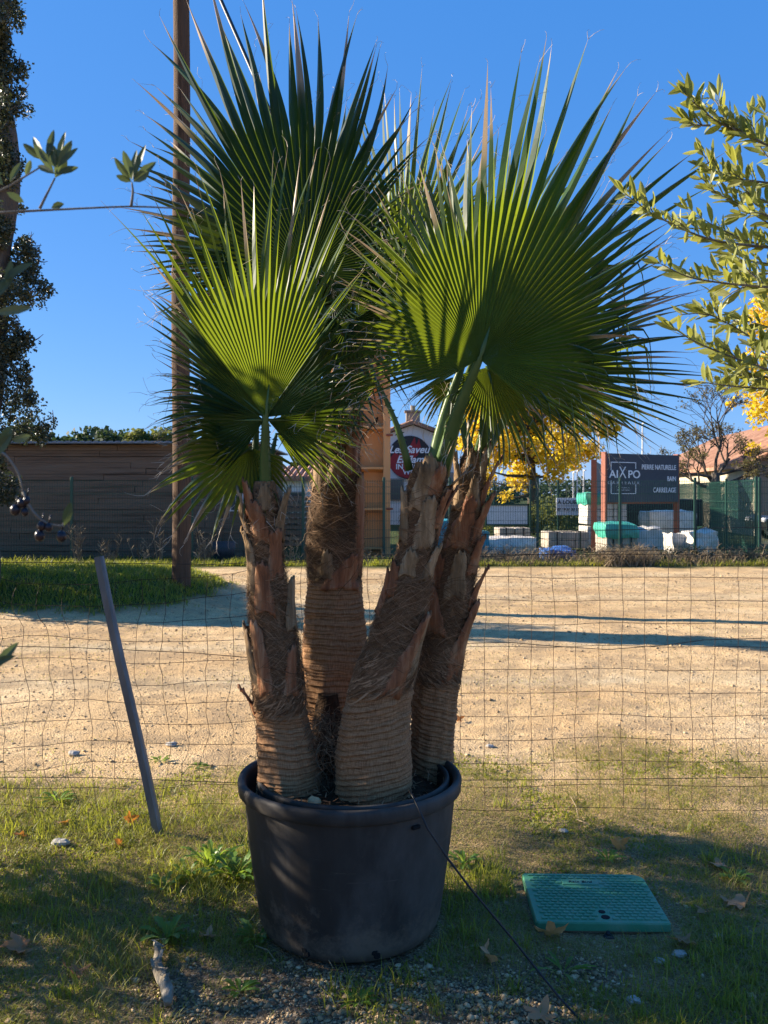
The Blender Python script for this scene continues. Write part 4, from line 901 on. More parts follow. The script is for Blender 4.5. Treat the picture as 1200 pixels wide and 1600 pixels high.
# --- palm 4: right behind
t4, T4 = palm('rightmost palm, half hidden behind the front one, with drooping fans', [(1230, 640, 706, 3.34), (1150, 642, 708, 3.34), (1080, 646, 714, 3.33), (1040, 650, 720, 3.33), (1000, 655, 726, 3.32), (950, 664, 738, 3.31), (900, 676, 743, 3.30), (850, 692, 746, 3.28), (800, 706, 752, 3.26), (760, 714, 756, 3.25), (715, 722, 758, 3.24), (700, 728, 754, 3.24)], None)
trunk_mesh(T4, Z(1060, 3.33), Z(1240, 3.34), Z(700, 3.24), 4, t4, .017, .35)
fibres(T4, Z(1060, 3.33), Z(715, 3.24), 3900, t4, 41)
fibres(T4, Z(1050, 3.3), Z(740, 3.2), 520, t4, 43, .014, name='loose_fibre')
skirt(T4, Z(1045, 3.33), 240, t4, 42, .09)
for k, (a, pa, pb, wb, wt, out, mt, tw) in enumerate([
    (-.9, 1065, 905, .12, .05, .014, 'boot', .4), (-2.1, 990, 890, .11, .05, .012, 'boot', -.3), (-.4, 950, 885, .08, .04, .030, 'boot', .1), (-1.5, 935, 840, .10, .05, .014, 'boot_grey', .1),
    (-2.6, 920, 850, .08, .04, .014, 'boot', 0), (-.7, 900, 820, .08, .04, .028, 'boot', 0), (-1.9, 860, 755, .12, .06, .010, 'boot', .1), (-.6, 850, 770, .09, .035, .030, 'boot', .1),
    (-2.5, 800, 720, .07, .03, .030, 'boot_grey', 0), (-1.4, 800, 730, .09, .035, .016, 'boot_grey', 0), (-.3, 790, 715, .07, .03, .045, 'boot', 0), (-2.9, 770, 700, .05, .025, .035, 'boot_grey', 0), (-1.9, 760, 695, .06, .03, .018, 'boot_grey', 0), (-.8, 750, 690, .06, .03, .03, 'boot_grey', 0)]):
    boot(T4, a, Z(pa, 3.3), Z(pb, 3.26), wb, wt, out, t4, mt, tw, k+60)
fan(t4, (790, 583), 3.22, [(72, 300), (62, 330), (52, 345), (42, 348), (33, 335), (25, 325), (17, 318), (10, 312), (3, 308), (-4, 304), (-11, 296), (-18, 270), (-25, 235), (-33, 200), (-42, 170)], 44, .44, (.1, -.25, .12), 20, .05, .7, 15, bends=.12, pet=[(752, 725, 3.26), (768, 660, 3.26)], petw=.013, base_rnd=.4, mat='frond_shaded')
fan(t4, (762, 574), 3.06, [(-165, 70), (-150, 90), (-138, 105), (-125, 125), (-110, 140), (-97, 155), (-85, 160), (-72, 165), (-60, 165), (-48, 180), (-36, 200), (-24, 220), (-12, 230), (0, 230)], 42, .42, (.2, -.3, -.35), 280, .16, .75, 16, bends=.35, pet=[(745, 725, 3.24), (760, 665, 3.15)], petw=.012, base_rnd=.45)
fan(t4, (706, 592), 3.34, [(195, 60), (208, 75), (222, 80), (236, 80), (252, 70)], 9, .4, (.3, -.2, -.3), 200, .25, .75, 17, bends=.35, pet=[(738, 725, 3.26), (722, 655, 3.3)], petw=.010, base_rnd=.5)
fan(t4, (840, 590), 3.4, [(60, 250), (45, 260), (30, 255), (15, 240), (0, 215), (-15, 190), (-30, 160), (-45, 130), (-60, 110)], 26, .4, (.2, .1, .2), 10, .16, .7, 18, bends=.3, pet=[(752, 720, 3.27), (790, 650, 3.33)], petw=.010, base_rnd=.4)
# young green leaf stubs, dead roots at the feet
b = MB(); rr = random.Random(5)
for _ in range(900):
    c = Vector((X(rr.gauss(512, 16), 3.26), rr.uniform(3.05, 3.34), 0)); zt = Z(rr.uniform(1105, 1235), 3.2); b.cur = (rr.random(), 0)
    d = Vector((rr.uniform(-1, 1), rr.uniform(-1, .2), rr.uniform(-1.4, .3))).normalized(); l_ = rr.uniform(.02, .07); c.z = zt
    b.ribbon([c, c+d*l_*.5+Vector((rr.uniform(-.01, .01), 0, .004)), c+d*l_], [.002, .002, .0006], Vector((0, -1, .2)))
o = b.build('root_fibre', M['fibre_dark'], t2); o['kind'] = 'stuff'
b = MB(); n0 = 0       # matted core between the trunks
for j in range(14):
    zz = .44+.33*j/13
    for k in range(20):
        a = 2*PI*k/20; r = (.085-.05*j/13)*(1+.25*mnoise.noise(Vector((math.cos(a)*2, math.sin(a)*2, zz*9)))); b.vert((X(512, 3.28)+r*math.cos(a), 3.28+r*math.sin(a), zz), .3, 0)
for j in range(13):
    for k in range(20): b.face(j*20+k, j*20+(k+1) % 20, (j+1)*20+(k+1) % 20, (j+1)*20+k)
b.build('root_mass', M['soil'], t2, True)

# ------------------------------------------------------------------ leaning post, wire fence
b = MB(); p0 = PG(252, 1306); p0.z = -.05; p1 = P(155, 870, 4.02)
dv = (p1-p0); L = dv.length; uu = dv.normalized(); sx = Vector((1, 0, 0)); sx = (sx-uu*sx.dot(uu)).normalized(); sy = uu.cross(sx)
prof = [(-.021, -.004), (-.019, -.020), (.008, -.021), (.016, -.012), (.020, .004), (.016, .008), (.010, -.008), (.004, -.014), (-.014, -.014), (-.016, -.002)]
for j in range(9):
    c = p0+uu*L*j/8+sx*.004*math.sin(j*.8)
    for (a, d) in prof: b.vert(c+sx*a+sy*d)
m_ = len(prof)
for j in range(8):
    for k in range(m_): b.face(j*m_+k, j*m_+(k+1) % m_, (j+1)*m_+(k+1) % m_, (j+1)*m_+k)
b.face(*range(m_-1, -1, -1)); b.face(*[8*m_+k for k in range(m_)])
post = b.build('fence_post', M['steel']); centre_on(post); tag(post, 'grey steel angle post leaning left in front of the wire fence', 'post')

YF = 4.22; fs = .1085
fence = thing('wire_fence', 'thin rusty square mesh wire fence bent out of true behind the pot', 'wire fence', (0, YF, 0))
def fpos(u, v):
    """u along, v row index from the bottom; nodes pushed about by years of bending"""
    x_ = -3.0+u*fs; left = sst(-.1, -.9, x_)
    wob = .020*left+.006
    dx = wob*2*(float(vn(u*.45+5, v*.6, 81))-.5)*1.6+wob*(float(vn(u*1.1, v*1.1, 82))-.5)+.07*float(left)*(v-6)*.1*math.sin(u*.35)
    dz = wob*1.6*(float(vn(u*.4+40, v*.5, 83))-.5)*1.6-.12*float(left)*(v/11.)
    dy = .05*(float(vn(u*.3, v*.3, 84))-.5)
    return Vector((x_+dx, dy, .02+v*fs+dz))
NU, NV = 56, 11
b = MB()
for v in range(NV+1):
    rows = [fpos(u, v)+Vector((0, 0, 0)) for u in range(NU+1)]
    b.tube(rows, .00125, 4, False)
for u in range(NU+1):
    colp = []
    for v in range(NV*2+1):
        q = fpos(u, v/2)
        if v % 2: q.x += .006*(float(vn(u*3.3, v*2.1, 86))-.5)
        colp.append(q)
    b.tube(colp, .00115, 4, False)
b.build('mesh_panel', M['wire'], fence)
for nm, pyl in (('line_wire', [(-60, 1008), (120, 1012), (300, 1020), (420, 1030), (600, 1012), (735, 1005), (800, 1004), (870, 1010), (950, 1015), (1040, 1008), (1100, 1000), (1260, 995)]),
                ('line_wire', [(-60, 1214), (150, 1215), (420, 1225), (700, 1219), (900, 1218), (1260, 1214)]),
                ('line_wire', [(-60, 878), (180, 880), (330, 882), (500, 873), (700, 872), (850, 866), (1000, 860), (1260, 857)]),
                ('line_wire', [(560, 842), (640, 838), (760, 835), (900, 830), (1050, 826), (1260, 823)])):
    b = MB(); b.tube([P(px, py, YF-.01)-Vector((0, YF, 0)) for px, py in pyl], .0017, 5, False); b.build(nm, M['wire_dark'], fence)

# ------------------------------------------------------------------ green valve box
vb = thing('valve_box', 'green plastic irrigation box lid set in the ground right of the pot', 'valve box', (LIDC[0], LIDC[1], -.030), R(-1.5))
b = MB(); hw, hd = .230, .198; pts = []
for (cx, cy, a0, r) in ((hw-.045, hd-.045, 0, .045), (-hw+.012, hd-.012, 90, .012), (-hw+.012, -hd+.012, 180, .012), (hw-.014, -hd+.014, 270, .014)):
    for k in range(7): a = R(a0+90*k/6); pts.append((cx+r*math.cos(a)-.10*(cy+r*math.sin(a))*0, cy+r*math.sin(a)))
def slant(x_, y_): return x_
n = len(pts)
for z_, s_ in ((.036, 1.0), (.060, 1.0), (.065, .985)):
    for (x_, y_) in pts: b.vert((slant(x_, y_)*s_, y_*s_, z_))
b.face(*[2*n+k for k in range(n)]); b.face(*[n-1-k for k in range(n)])
for j in range(2):
    for k in range(n): b.face(j*n+k, j*n+(k+1) % n, (j+1)*n+(k+1) % n, (j+1)*n+k)
cw, ch = .0272, .0218
for r in range(17):
    yy = -hd+.030+r*ch
    for c_ in range(16):
        xx = -hw+.032+c_*cw+(cw/2 if r % 2 else 0)
        if xx > hw-.018 or (xx > hw-.06 and yy > hd-.05): continue
        if -.10 < xx < .055 and .088 < yy < .145: continue
        if abs(xx-.012) < .022 and yy < -.09: continue
        b.box((slant(xx, yy), yy, .0665), (cw*.80, ch*.66, .0042), 0, .0015)
lid = b.build('lid', M['teal'], vb)
b = MB(); b.box((slant(-.022, .116), .116, .0665), (.135, .040, .004), 0, .0015); plate = b.build('name_plate', M['teal'], lid)
for (x_, y_, r) in ((.010, -.118, .012), (.014, -.158, .015)):
    b = MB(); lathe(b, [(.0005, .0665), (r, .0665), (r, .060)], 20, (x_, y_, 0)); b.build('key_hole', M['hole'], lid)
b = MB(); b.box((-.01, 0, .0), (hw*1.80, hd*1.84, .068), 0, .006); b.build('box_wall', M['pallet'], vb)
b = MB(); b.box((.012, -hd-.02, .018), (.036, .03, .030), 0, .004); b.box((-.02, -hd-.024, .008), (.03, .024, .02), .2, .003); b.tube([(.012, -hd-.02, .03), (.012, -hd-.005, .035)], .008, 8); b.build('hose_fitting', M['bronze'], vb)

def text(body, size, loc, rz, mat, parent, name='lettering', align='LEFT', ext=.004, shear=0, sx=1, flat=False, space=1, bold=0, fw=0):
    c = bpy.data.curves.new('t', 'FONT'); c.body = body; c.size = size; c.align_x = align; c.align_y = 'CENTER'; c.extrude = ext; c.shear = shear; c.space_character = space; c.offset = bold
    o = bpy.data.objects.new('t', c); COL.objects.link(o); bpy.context.view_layer.update()
    me = bpy.data.meshes.new_from_object(o.evaluated_get(bpy.context.evaluated_depsgraph_get())); bpy.data.objects.remove(o); bpy.data.curves.remove(c)
    wd_ = max(v.co.x for v in me.vertices)-min(v.co.x for v in me.vertices)
    if fw: sx = fw/wd_
    me.materials.clear(); me.materials.append(mat); q = bpy.data.objects.new(name, me); COL.objects.link(q)
    q.location = loc; q.rotation_euler = (0, 0, rz) if flat else (PI/2, 0, rz); q.scale = (sx, 1, 1)
    if parent: q.parent = parent
    return q
text('Rain Bird', .024, (slant(-.022, .116), .116, .0688), 0, M['hole'], lid, 'lettering', 'CENTER', .0006, .2, flat=True)

# ------------------------------------------------------------------ mid distance: pole, cable, ivy tree
YP = 12.2; xp = X(283, YP)
pole = thing('utility_pole', 'tall weathered wooden utility pole lit along its left edge', 'utility pole', (xp, YP, .15))
b = MB(); pts = [(0, 0, -.3)]+[(.012*math.sin(k*.7)-.004*k*0, 0, k*.6) for k in range(20)]; 
b.tube(pts, [.130]+[.128-.0015*k for k in range(20)], 28); b.build('pole_shaft', M['wood_pole'], pole, True)
b = MB()
for k in range(7): b.tube([(-.118, -.02, 2.4+k*.36), (-.132, -.03, 2.4+k*.36)], .007, 6)
b.build('step_bolt', M['bronze'], pole)
b = MB(); b.tube([P(300, -250, 14.3), P(345, 0, 13.5), P(375, 68, 13.0), P(403, 132, 12.5), P(480, 300, 12.0)], [.028, .030, .030, .028, .02], 8)
tag(b.build('cable', M['cord'], None, True), 'thick black cable slanting down behind the tallest fan', 'cable')

def leafcloud(b, blobs, n, size, rr, shell=.55, down=0.):
    wts = [q[3]**2.2 for q in blobs]; 
    for q in rr.choices(blobs, wts, k=n):
        d = Vector((rr.gauss(0, 1), rr.gauss(0, 1), rr.gauss(0, 1))).normalized()
        r = q[3]*(rr.uniform(shell, 1)**.6)*(1+.28*mnoise.noise(d*2.5+Vector(q[:3])*.7)); sq = q[4] if len(q) > 4 else 1
        p = Vector(q[:3])+Vector((d.x*r, d.y*r, d.z*r*sq)); s_ = size*rr.uniform(.6, 1.3); b.cur = (min(1, max(0, rr.gauss(.5, .25))), 0)
        a = Vector((rr.uniform(-1, 1), rr.uniform(-1, 1), rr.uniform(-1, .6)-down)).normalized(); c = a.cross(Vector((rr.uniform(-1, 1), rr.uniform(-1, 1), rr.uniform(-1, 1)))).normalized()
        n0 = len(b.v); b.vert(p); b.vert(p+a*s_*.5+c*s_*.36); b.vert(p+a*s_); b.vert(p+a*s_*.5-c*s_*.36); b.face(n0, n0+1, n0+2, n0+3)

rr = random.Random(31)
YI = 11.2; ivt = thing('ivy_clad_tree', 'tall tree trunk thick with dark ivy at the left edge', 'tree', (X(-12, YI), YI, .3))
b = MB(); ctr = Vector((X(-12, YI), YI, .3)); pts = []; rads = []
for k in range(26):
    z_ = -.4+k*.36; pts.append(Vector((.05*math.sin(k*.5)-.30+.30*float(sst(.5, 4.5, z_))-.02*max(0, z_-6), 0, z_))); rads.append(.30-.004*k+.05*math.sin(k*.9))
b.tube(pts, rads, 18); trk = b.build('trunk', M['bark'], ivt, True)
b = MB(); blobs = []
for (px, py, r) in ((0, -20, 30), (2, 60, 26), (8, 110, 30), (15, 150, 24), (28, 190, 20), (20, 230, 22), (25, 275, 20), (-5, 320, 22), (0, 365, 32), (15, 400, 36), (28, 435, 44), (20, 480, 42), (0, 520, 44), (5, 560, 30), (25, 600, 36), (15, 640, 44), (-10, 680, 44), (0, 720, 24), (-35, 760, 36), (-60, 820, 40), (-60, 870, 40), (-10, 200, 22), (-20, 90, 30), (-20, 0, 30), (-5, 300, 18), (-50, 460, 34), (-50, 600, 34), (0, -60, 34), (-30, -120, 40), (10, -180, 50), (-20, -260, 60)):
    q = P(px, py, YI)-ctr; blobs.append((q.x, q.y+rr.uniform(-.5, .45), q.z, r/FPX*YI*.82, 1.25))
for _ in range(170):
    q = rr.choice(blobs[:24]); a = rr.uniform(-1.3, 1.5); e = q[3]*rr.uniform(.8, 1.35); blobs.append((q[0]+math.cos(a)*e, q[1]+rr.uniform(-.2, .2), q[2]+math.sin(a)*e, rr.uniform(.05, .13), 1.2))
leafcloud(b, [(q[0]*.92, q[1], q[2], q[3]*.95, 1.25) for q in blobs]+[(rr.uniform(-.5, -.05)+.30*float(sst(.5, 4.5, z_))-.1, rr.uniform(-.2, .2), z_, .17, 1.4) for z_ in np.arange(.3, 9, .13) if not 4.0 < z_ < 4.7], 66000, .042, rr, .2); o = b.build('ivy_foliage', M['ivy'], ivt); 
b = MB()
for k in range(70):
    q = rr.choice(blobs); d = Vector((rr.uniform(-.3, 1), rr.uniform(-.5, .2), rr.uniform(-.4, 1))).normalized(); p = Vector(q[:3]); b.tube([p, p+d*q[3]*.8, p+d*q[3]*1.35+Vector((0, 0, .02))], [.010, .006, .003], 4, False)
b.build('ivy_stem', M['bark'], ivt)['kind'] = 'stuff'

# ------------------------------------------------------------------ olive trees
def olive(label, foot, base_pts, twigs, n_lf, L, W, leafmat, rr, fruit=None, thick=.045):
    t = thing('olive_tree', label, 'olive tree', foot); b = MB()
    F0 = Vector(foot); b.tube([Vector(p)-F0 for p in base_pts], [thick*(1-.55*k/(len(base_pts)-1)) for k in range(len(base_pts))], 10); b.build('trunk', M['bark_olive'], t, True)
    br = MB(); lf = MB()
    for tw, r0, dens in twigs:
        pts = [Vector(p)-F0 for p in tw]; sm = []
        for k in range(len(pts)-1):
            for s_ in (0, .25, .5, .75): sm.append(pts[k].lerp(pts[k+1], s_))
        sm.append(pts[-1])
        for _ in range(3): sm = [sm[0]]+[(sm[k-1]+2*sm[k]+sm[k+1])/4 for k in range(1, len(sm)-1)]+[sm[-1]]
        br.tube(sm, [r0*(1-.8*k/(len(sm)-1)) for k in range(len(sm))], 6)
        for _ in range(3 if len(tw) > 4 else (1 if len(tw) > 2 and dens > .5 else 0)):
            k = rr.randint(int(len(sm)*.3), len(sm)-2); u = (sm[k+1]-sm[k]).normalized(); dd = (u*rr.uniform(.5, 1)+Vector((rr.uniform(-.5, .3), rr.uniform(-.6, .6), rr.uniform(-.5, .9)))).normalized(); l_ = rr.uniform(.035, .075); e_ = sm[k]+dd*l_
            br.tube([sm[k], sm[k].lerp(e_, .5)+Vector((0, 0, .004)), e_], [.0016, .0012, .0008], 4, False); nl = int(l_/.016)
            for q in range(nl):
                p = sm[k].lerp(e_, (q+.6)/nl); lf.cur = (min(1, max(0, rr.gauss(.5, .28))), 0)
                for sg in (-1, 1): lf.leaf(p, (dd*rr.uniform(.5, 1)+Vector((rr.uniform(-.7, .7), rr.uniform(-.5, .5), sg*rr.uniform(.3, 1)))).normalized(), Vector((rr.uniform(-1, 1), rr.uniform(-1, .2), rr.uniform(-.2, 1))), L*rr.uniform(.5, 1.05), W*rr.uniform(.6, 1.15), rr.uniform(.1, .5), rr.uniform(-.25, .35))
        tot = sum((sm[k+1]-sm[k]).length for k in range(len(sm)-1)); st = L*.30/dens; d_ = rr.uniform(0, st); acc = 0; k = 0; ph = rr.uniform(0, 6)
        while k < len(sm)-1:
            seg = sm[k+1]-sm[k]; l_ = seg.length
            while d_ <= acc+l_:
                p = sm[k]+seg*((d_-acc)/max(l_, 1e-6)); u = seg.normalized(); ph += 1.5708+rr.uniform(-.3, .3)
                sd = u.cross(Vector((math.cos(ph), math.sin(ph)*.4, math.sin(ph)))).normalized()
                for sg in (-1, 1):
                    if rr.random() < .12: continue
                    dd = (u*rr.uniform(.45, 1.1)+sd*sg*rr.uniform(.6, 1.)+Vector((0, 0, rr.uniform(.0, .7)))).normalized(); lf.cur = (min(1, max(0, rr.gauss(.5, .25))), 0)
                    lf.leaf(p, dd, Vector((rr.uniform(-1, 1), rr.uniform(-1, .2), rr.uniform(-.2, 1))), L*rr.uniform(.5, 1.15), W*rr.uniform(.65, 1.2), rr.uniform(.1, .5), rr.uniform(-.25, .35))
                d_ += st*rr.uniform(.7, 1.3)
            acc += l_; k += 1
        for _ in range(3):
            lf.cur = (rr.random(), 0); lf.leaf(sm[-1], ((sm[-1]-sm[-2]).normalized()+Vector((rr.uniform(-.5, .5), rr.uniform(-.5, .5), rr.uniform(-.2, .5)))).normalized(), Vector((0, -1, .5)), L*rr.uniform(.6, 1), W*.8, .3, .05)
    br.build('branches', M['bark_olive'], t, True); lf.build('foliage', M[leafmat], t)
    return t
rr = random.Random(77)
def tw(pl, Y, dY=0): return [P(px, py, Y+dY*(k/(max(1, len(pl)-1))-.5)) for k, (px, py) in enumerate(pl)]
RT = []
for pl, Y, dY in [
    ([(1420, 330), (1300, 270), (1200, 227), (1135, 200), (1099, 175), (1073, 150)], 1.95, -.1), ([(1150, 205), (1128, 180), (1122, 150)], 1.93, 0), ([(1190, 222), (1170, 212), (1150, 200)], 1.93, 0), ([(1110, 196), (1085, 196), (1070, 188)], 1.90, 0),
    ([(1300, 300), (1200, 252), (1180, 215), (1172, 180)], 2.05, 0), ([(1260, 260), (1220, 215), (1195, 175)], 2.0, 0),
    ([(1400, 330), (1290, 300), (1200, 285), (1148, 280), (1102, 262)], 2.0, -.1), ([(1170, 282), (1150, 262), (1145, 248)], 2.0, 0),
    ([(1420, 420), (1300, 400), (1200, 386), (1135, 380), (1093, 370), (1037, 344), (1008, 327), (976, 302)], 1.85, -.15), ([(1240, 400), (1167, 376), (1122, 357), (1075, 328)], 1.9, 0), ([(1300, 400), (1200, 350), (1148, 315), (1109, 297)], 2.0, 0), ([(1290, 380), (1220, 330), (1180, 305), (1160, 300)], 2.1, 0),
    ([(1230, 360), (1190, 330), (1160, 335)], 1.95, 0), ([(1250, 420), (1190, 410), (1150, 405)], 2.0, 0),
    ([(1420, 470), (1300, 455), (1200, 449), (1135, 443), (1076, 435), (1032, 412)], 1.8, -.1), ([(1200, 448), (1170, 425), (1150, 400)], 1.85, 0), ([(1250, 440), (1215, 425), (1170, 430), (1120, 425)], 1.95, 0),
    ([(1400, 620), (1300, 590), (1200, 545), (1148, 510), (1099, 487)], 1.95, -.1), ([(1300, 560), (1240, 525), (1200, 510), (1160, 500)], 2.05, 0), ([(1260, 540), (1210, 490), (1195, 470)], 2.0, 0),
    ([(1420, 640), (1300, 610), (1200, 578), (1135, 555), (1080, 532), (1054, 513)], 1.85, -.1), ([(1280, 590), (1210, 560), (1180, 545)], 1.9, 0), ([(1420, 650), (1300, 620), (1200, 607), (1148, 604), (1096, 597)], 1.9, -.1), ([(1200, 590), (1160, 580), (1128, 565)], 1.95, 0), ([(1230, 610), (1190, 590), (1150, 585)], 1.95, 0)]:
    RT.append((tw(pl, Y, dY), .0042 if len(pl) > 4 else .0028, 1.35))
foot = (1.95, 2.15, 0)
base = [(1.95, 2.15, -.1), (1.97, 2.13, .5), (1.92, 2.1, 1.0), (1.8, 2.1, 1.5), (1.6, 2.05, 1.9), (1.35, 2.0, 2.15)]
for q in ([base[3], P(1500, 560, 2.0), P(1400, 470, 1.85)], [base[3], P(1480, 650, 1.95), P(1400, 640, 1.9)], [base[4], P(1500, 400, 2.0), P(1400, 330, 1.98)], [base[4], P(1500, 450, 2.0), P(1420, 420, 1.9)]): RT.append((q, .012, .3))
olive('sunlit olive tree whose yellow green leafy branches reach in from the right', foot, base, RT, 0, .050, .0135, 'olive', rr, thick=.06)
# left one close to the lens
LT = []
for pl, Y, dY, dn in [([(-420, 420), (-200, 350), (0, 332), (60, 329), (120, 326), (205, 322), (290, 326)], .95, 0, .0), ([(62, 326), (75, 300), (86, 278)], .95, 0, .0), ([(205, 322), (208, 300), (206, 285)], .95, 0, .0),
                      ([(-150, 300), (-60, 310), (0, 300), (40, 275), (62, 262)], .9, 0, .0), ([(-200, 620), (-80, 690), (0, 700), (28, 735), (36, 768)], .85, 0, .0), ([(36, 768), (50, 800), (75, 820), (100, 822)], .85, 0, 0)]:
    LT.append((tw(pl, Y, dY), .0017, dn or .0001))
t = thing('olive_tree', 'olive tree at the left whose near twigs hold dark olives', 'olive tree', (-1.15, .9, 0)); F0 = Vector(t.location)
b = MB(); b.tube([Vector(p)-F0 for p in ((-1.15, .9, -.1), (-1.12, .9, .6), (-1.05, .92, 1.2), (-1.0, .93, 1.6), (-.95, .95, 2.0))], [.05, .045, .035, .028, .018], 10); b.build('trunk', M['bark_olive'], t, True)
br = MB(); lf = MB(); fr = MB()
for tws, r0, dn in LT:
    pts = [Vector(p)-F0 for p in tws]
    for _ in range(1):
        sm = []
        for k in range(len(pts)-1): sm += [pts[k].lerp(pts[k+1], s_) for s_ in (0, .33, .66)]
        sm.append(pts[-1]); pts = [sm[0]]+[(sm[k-1]+2*sm[k]+sm[k+1])/4 for k in range(1, len(sm)-1)]+[sm[-1]]
    br.tube(pts, [r0*(1-.5*k/(len(pts)-1)) for k in range(len(pts))], 6)
br.tube([Vector((-1.02, .92, 1.5))-F0, P(-420, 420, .95)-F0], [.01, .004], 6); br.tube([Vector((-1.05, .92, 1.3))-F0, P(-200, 620, .85)-F0], [.008, .003], 6); br.tube([Vector((-.98, .93, 1.8))-F0, P(-150, 300, .9)-F0], [.006, .003], 6)
br.build('branches', M['bark_olive'], t, True)
for (px, py, ang, l_, w_) in [(86, 272, 150, 38, 13), (84, 268, 125, 50, 14), (88, 262, 108, 45, 14), (88, 262, 78, 60, 13), (90, 262, 60, 48, 14), (90, 262, 42, 45, 12), (88, 272, 25, 36, 12), (84, 262, 96, 40, 16), (70, 250, 120, 48, 13), (66, 250, 140, 40, 12), (74, 250, 82, 52, 12), (86, 278, 70, 40, 18), (80, 325, 15, 22, 12),
                              (206, 284, 160, 26, 10), (205, 284, 125, 44, 11), (206, 282, 105, 50, 14), (206, 282, 88, 58, 11), (208, 282, 68, 58, 14), (208, 284, 50, 52, 15), (208, 284, 30, 30, 16), (204, 275, 135, 40, 9),
                              (5, 290, 130, 40, 13), (15, 285, 60, 36, 12), (-5, 300, 160, 40, 13), (40, 275, 70, 26, 10), (10, 300, -30, 30, 12), (0, 440, 30, 60, 16), (-10, 470, 60, 60, 18), (10, 450, 80, 45, 12), (-10, 490, 10, 60, 15), (0, 700, 60, 40, 18), (-20, 720, 45, 60, 20), (-15, 1050, 50, 60, 16), (-15, 1070, 80, 45, 14), (100, 822, 70, 40, 14), (-20, 1040, 20, 50, 12), (18, 690, 20, 30, 12)]:
    Yl = .93 if py < 400 else .80; d = Vector((math.cos(R(ang)), random.uniform(-.3, .3), math.sin(R(ang)))); lf.cur = (random.random(), 0)
    lf.leaf(P(px, py, Yl)-F0, d, Vector((random.uniform(-.6, .6), -1, random.uniform(-.3, .3))), l_/FPX*Yl, w_/FPX*Yl, .3, .05)
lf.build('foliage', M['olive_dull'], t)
for (px, py, r) in ((24, 797, 8), (34, 786, 7), (42, 782, 6), (39, 800, 6), (65, 822, 7), (76, 824, 6), (62, 837, 8), (96, 838, 8)):
    b = MB(); c = P(px, py, .85)-F0; r_ = r*1.0/FPX*.85; st = len(b.v)
    for j in range(9):
        for k in range(12): tt, f = PI*j/8, 2*PI*k/12; b.vert(c+Vector((math.sin(tt)*math.cos(f)*r_, math.sin(tt)*math.sin(f)*r_, math.cos(tt)*r_*1.15)))
    for j in range(8):
        for k in range(12): b.face(j*12+k, (j+1)*12+k, (j+1)*12+(k+1) % 12, j*12+(k+1) % 12)
    b.tube([c+Vector((0, 0, r_)), c+Vector((.002, 0, r_+.008))], .0008, 4); b.build('olive_fruit', M['olive_fruit'], t, True)
# two more olives out of the frame at the left: the nursery row that shades the pot
def bushy(foot, blobs, n, label, rr):
    t = thing('olive_tree', label, 'olive tree', foot, 0, 'olive trees standing in a row left of the view'); b = MB(); b.tube([(0, 0, -.1), (.03, 0, .5), (-.02, .02, 1.), (.05, 0, 1.7)], [.07, .06, .055, .03], 10)
    for q in blobs: b.tube([(0, 0, .9), (q[0]*.5, q[1]*.5, (q[2]+.9)/2+.1), q[:3]], [.035, .02, .01], 6)
    b.build('trunk', M['bark_olive'], t, True); b = MB()
    for _ in range(n):
        q = rr.choice(blobs); d = Vector((rr.gauss(0, 1), rr.gauss(0, 1), rr.gauss(0, 1))).normalized()*q[3]*rr.uniform(.2, 1); b.cur = (rr.random(), 0)
        b.leaf(Vector(q[:3])+d, Vector((rr.uniform(-1, 1), rr.uniform(-1, 1), rr.uniform(-.5, 1))), Vector((rr.uniform(-1, 1), rr.uniform(-1, 1), 1)), .070, .020)
    b.build('foliage', M['olive'], t); return t
rr = random.Random(99)
bushy((-3.0, 3.6, 0), [(x_+3., y_-3.6, z_, r_) for x_, y_, z_, r_ in ((-3, 3.6, 1.2, .55), (-3, 3.25, .8, .55), (-2.9, 3.8, .75, .34), (-2.9, 3.4, .5, .4), (-3, 3.9, 1.7, .48), (-2.95, 4.35, 1.78, .36), (-3, 4.8, 1.85, .30), (-3, 3.5, 2.15, .48), (-3, 4.0, 2.3, .32), (-3, 3.3, 1.6, .5), (-3.1, 3.2, 2.3, .35), (-2.9, 3.62, 2.72, .27))], 11500, 'dense olive tree in the nursery row, beside the pot', rr)
bushy((-2.8, 2.4, 0), [(0, 0, 1.9, .6), (.05, .45, 2.0, .5), (0, -.4, 2.1, .5), (0, 0, 1.2, .6), (0, .45, 1.2, .55), (0, 0, 2.3, .5), (0, .1, .7, .6), (0, -.6, 1.2, .6)], 11000, 'dense olive tree in the nursery row, nearer the camera', rr)

bushy((-6.9, 12.7, 0), [(0, 0, 1.1, .8), (.1, .7, 1.2, .7), (0, -.7, 1.1, .7), (0, 0, 2.1, .75), (0, .7, 2.0, .6), (0, -.6, 2.0, .6), (0, 0, 3.0, .5), (0, 0, .4, .6), (.1, -.3, 1.6, .8)], 34000, 'unseen dense shrub added left of the ivy clad trunk to shade the earth mound', rr)  # out of view, added to cast shade over the front of the mound

